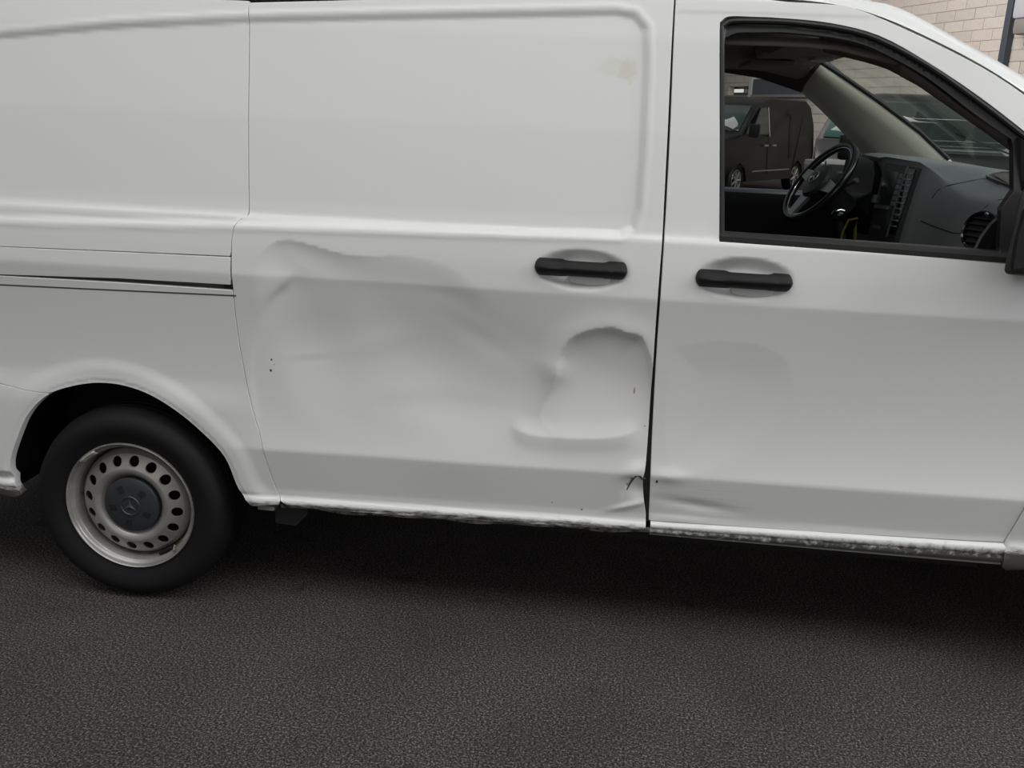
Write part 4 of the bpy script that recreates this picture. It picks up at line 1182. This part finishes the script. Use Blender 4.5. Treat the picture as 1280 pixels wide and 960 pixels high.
cquad(0, .0, .99, 1.25, -.02, .012, 'console_face', M_['dash2'])
cquad(.03, .03, .74, .62, .012, .017, 'screen_surround', M_['dash2'])
cquad(.12, .09, .56, .50, .017, .019, 'screen', M_['screen'], 'dark display')
cquad(.10, .52, .56, .56, .017, .026, 'trim_bar', M_['silver'])
for i in range(6):
    cquad(.61, .10 + i * .07, .71, .15 + i * .07, .017, .022, 'button', M_['dash'])
cquad(.0, .40, .06, .50, .012, .03, 'knob', M_['silver'])
cquad(.15, .78, .42, .82, .012, .018, 'button', M_['silver'])
for i in range(5): cquad(.02 + i * .14, .98 + (i % 2) * .03, .10 + i * .14, 1.02 + (i % 2) * .03, .012, .022, 'button', M_['silver'])
cquad(.77, .02, .985, .86, .012, .016, 'vent_recess', M_['gloss'])
for i in range(10):
    cquad(.79, .07 + i * .075, .97, .085 + i * .075, .014, .026, 'vent_slat', M_['dash'])
MB().tube([cf(.75, .0, .016), cf(.75, .45, .018), cf(.75, .9, .016)], .004, 6).build('console_rib', M_['dash'], dash)
# instrument hood mouth
rows = []
hp = [(1.57, 1.485), (1.52, 1.505), (1.36, 1.515), (1.20, 1.505), (1.155, 1.46), (1.16, 1.30), (1.22, 1.22), (1.50, 1.22), (1.57, 1.30)]
MB().prism([(2.505, y, z) for y, z in hp], (.05, 0, 0)).build('instrument_cluster', M_['gloss'], dash, smooth=False)
# crease lines: glovebox outline and top seam
def dy(x, y, z): return (x, y, z)
gl = [(1139, 272, .70), (1150, 277.5, .67), (1180, 288, .58), (1198, 292.5, .52), (1206, 288, .49), (1216, 274, .44), (1230, 260, .38), (1252, 252, .26)]
def on_dash(a, b):
    """point on the dashboard surface under the pixel ray (marching through the station table)"""
    from mathutils.bvhtree import BVHTree
    if not hasattr(on_dash, 't'):
        me = dash.data; on_dash.t = BVHTree.FromPolygons([v.co[:] for v in me.vertices], [p_.vertices[:] for p_ in me.polygons])
    d = Vector(ray(a, b)).normalized(); h_ = on_dash.t.ray_cast(Vector(CP), d)
    return h_[0], h_[1], d


def crease(px_, name, m, r=.0018):
    P = []
    for a, b in px_:
        p, n, d = on_dash(a, b)
        if p is not None: P.append(p)
    if len(P) > 1: MB().tube(P, r, 6).build(name, m, dash)


crease([(1151, 276), (1165, 282), (1180, 287.5), (1192, 291.5), (1200, 292), (1207, 286), (1214, 276), (1222, 267), (1234, 257), (1250, 250), (1265, 248)], 'glovebox_seam', M_['dark'])
crease([(1165, 248), (1172, 238), (1185, 232), (1200, 229), (1215, 226), (1232, 223)], 'glovebox_seam', M_['dark'])
# near side vent
def disc_on(a, b, r1, r2, name, m, off=.006, n=24, rot=None):
    p, nn, d = on_dash(a, b)
    return p, nn


p, nn, _ = on_dash(1229, 290)
if p is None: p = Vector((2.6, .2, 1.36))
q_ = Vector((-.80, -.45, .25)).normalized(); mt = q_.to_track_quat('Z', 'Y').to_matrix()
def ring(R1, R2, z0, z1, n=28):
    mb = MB(); rows = []
    for (r, z) in ((R1, z0), (R1, z1), ((R1 + R2) / 2, z1 + .004), (R2, z1), (R2, z0)):
        rows.append([mt @ Vector((r * math.cos(2 * PI * k / n), r * math.sin(2 * PI * k / n), z)) + p for k in range(n + 1)])
    return mb.grid(rows)


ring(.060, .052, -.02, .022).build('vent_ring', M_['chrome'] if False else M_['gloss'], dash)
MB().prism([mt @ Vector((.054 * math.cos(2 * PI * k / 24), .054 * math.sin(2 * PI * k / 24), .006)) + p for k in range(24)], mt @ Vector((0, 0, -.02))).build('vent_core', M_['dark'], dash, smooth=False)
for i in range(-2, 3):
    hw = math.sqrt(.05 ** 2 - (i * .018) ** 2)
    MB().box((-hw, i * .018 - .002, .008), (hw, i * .018 + .002, .018), R=mt, c=p).build('vent_slat', M_['seal'], dash, smooth=False)
MB().ellipsoid((p.x + -.012, p.y - .035, p.z + .055), (.006, .010, .006), 10, 6).build('vent_tab', M_['chrome'], dash)
MB().ellipsoid((p.x - .02, p.y + .03, p.z - .048), (.006, .006, .008), 10, 6).build('vent_tab', M_['chrome'], dash)
# tray recess on the dash top, near side
tr = []
for a, b in [(1233, 222.5), (1240, 219.5), (1252, 217.5), (1272, 217.5), (1290, 221), (1290, 243), (1271, 237), (1252, 230.5), (1240, 226)]:
    p_, n2, d_ = on_dash(a, b)
    tr.append(p_ if p_ is not None else Vector(px3(a, b, .3)))
ctr = sum(tr, Vector()) / len(tr)
MB().prism([v + Vector((-.003, -.004, .006)) for v in tr], (0, 0, -.012)).build('dash_tray', M_['liner_dark'], dash, smooth=False)
MB().tube([v + Vector((-.003, -.004, .008)) for v in tr + tr[:1]], .003, 6).build('tray_rim', M_['dash'], dash)
# dark arch of the door trim at the lower right of the window
MB().prism([px3(1216, 320, .10), px3(1228, 296, .10), px3(1240, 280, .10), px3(1258, 264, .10), px3(1275, 258, .10), px3(1275, 330, .10)], (0, .02, 0)).build('door_trim_arch', M_['gloss'], van, smooth=False)

# ---- steering wheel
sw = empty('steering_wheel', (2.345, 1.36, 1.408), 0, van)
nrm = Vector((-.80, -.20, .58)).normalized()
upv = Vector((.6, 0, .8)); upv = (upv - nrm * upv.dot(nrm)).normalized(); rgt = upv.cross(nrm).normalized()


def sw3(u, v, o=0): return rgt * u + upv * v + nrm * o


rm = MB(); rows = []
for k in range(65):
    a = 2 * PI * k / 64; ro = []
    for j in range(13):
        q = 2 * PI * j / 12; R_ = .180 + .0155 * math.cos(q); ro.append(sw3(R_ * math.cos(a), R_ * math.sin(a), .0155 * math.sin(q)))
    rows.append(ro)
rm.grid(rows).build('rim', M_['leather'], sw, 'glossy black rim')
sr = MB(); rows = []
for k in range(65):
    a = 2 * PI * k / 64; sr_ = [sw3((.165 + .0022 * math.cos(q)) * math.cos(a), (.165 + .0022 * math.cos(q)) * math.sin(a), .006 + .0022 * math.sin(q)) for q in np.linspace(0, 2 * PI, 7)]
    rows.append(sr_)
sr.grid(rows).build('rim_trim', M_['chrome'], sw)
hb = []
for (R_, o_) in ((.072, -.03), (.074, .012), (.066, .024), (.03, .032), (.001, .033)):
    hb.append([sw3(R_ * 1.08 * math.cos(2 * PI * k / 32), R_ * math.sin(2 * PI * k / 32) * (1.0 if k < 16 else 1.1), o_) for k in range(33)])
MB().grid(hb).build('hub', M_['dash2'], sw)
for (a, w_) in ((math.radians(180), .024), (0, .024), (math.radians(270), .028)):
    d_ = (math.cos(a), math.sin(a)); e_ = (-d_[1], d_[0])
    q4 = [sw3(d_[0] * r_ + e_[0] * ww, d_[1] * r_ + e_[1] * ww, .010) for r_, ww in ((.060, -w_ * 1.3), (.168, -w_ * .8), (.168, w_ * .8), (.060, w_ * 1.3))]
    MB().prism(q4, nrm * -.014).build('spoke', M_['silver'], sw, smooth=False)
em = MB(); rows = []
for k in range(33):
    a = 2 * PI * k / 32; rows.append([sw3((.026 + .0025 * math.cos(q)) * math.cos(a), (.026 + .0025 * math.cos(q)) * math.sin(a), .034 + .0025 * math.sin(q)) for q in np.linspace(0, 2 * PI, 7)])
em.grid(rows)
for k in range(3):
    a = PI / 2 + 2 * PI * k / 3; em.tube([sw3(0, 0, .035), sw3(.026 * math.cos(a), .026 * math.sin(a), .034)], [.0055, .0012], 6)
em.build('emblem', M_['silver'], sw, 'silver star emblem in a ring')
MB().tube([sw3(0, 0, -.03), sw3(.0, -.02, -.16)], [.045, .06], 14).build('column_cowl', M_['dash2'], sw)
MB().tube([sw3(.05, .02, -.06), sw3(.10, .055, -.055), sw3(.15, .085, -.05)], [.009, .008, .011], 8).build('stalk', M_['silver'], sw)
MB().tube([sw3(-.05, -.01, -.06), sw3(-.10, .035, -.055), sw3(-.14, .075, -.05)], [.009, .008, .010], 8).build('stalk', M_['silver'], sw)

# ---- gear knob, switch edge, lanyard
gk = px3(1049, 269, 1.02)
gs = empty('gear_lever', gk, 0, van)
MB().ellipsoid((0, 0, 0), (.030, .026, .024), 16, 10).build('knob', M_['gloss'], gs)
MB().tube([(0, 0, -.01), (.05, .02, -.16), (.08, .03, -.3)], [.012, .016, .03], 8).build('lever', M_['dark'], gs)
MB().tube([(-.02, -.012, .014), (0, -.014, .022), (.018, -.01, .018)], .003, 6).build('knob_trim', M_['chrome'], gs)
ly = px3(1070, 288, .98)
yo = MB().tube([(ly[0], ly[1], ly[2] + .045), (ly[0] - .003, ly[1], ly[2]), (ly[0] + .002, ly[1], ly[2] - .07)], [.006, .012, .012], 10, flat=.5)
yo.tube([(ly[0], ly[1], ly[2] + .045), (ly[0] - .03, ly[1] + .01, ly[2] + .035), (ly[0] - .045, ly[1] + .01, ly[2] - .01), (ly[0] - .05, ly[1] + .01, ly[2] - .06)], .004, 6)
tag(yo.build('lanyard', M_['yellow']), 'yellow strap hanging below the dashboard beside the gear knob', 'strap')
# dark lower cab so nothing shows through
MB().box((1.73, .14, .46), (2.95, 1.80, .50)).box((2.90, .14, .46), (2.96, 1.80, 1.40)).box((1.70, .16, .46), (1.73, 1.78, 1.92)).build('cab_tub', M_['liner_dark'], van, smooth=False)
for ys in (.30, 1.14):
    s_ = empty('seat', (1.88, ys + .24, .5), 0, van)
    MB().box((-.05, -.24, .20), (.42, .24, .36), bev=.05).build('cushion', M_['liner_dark'], s_)
    MB().box((-.14, -.23, .30), (-.02, .23, .86), bev=.05).build('backrest', M_['liner_dark'], s_)
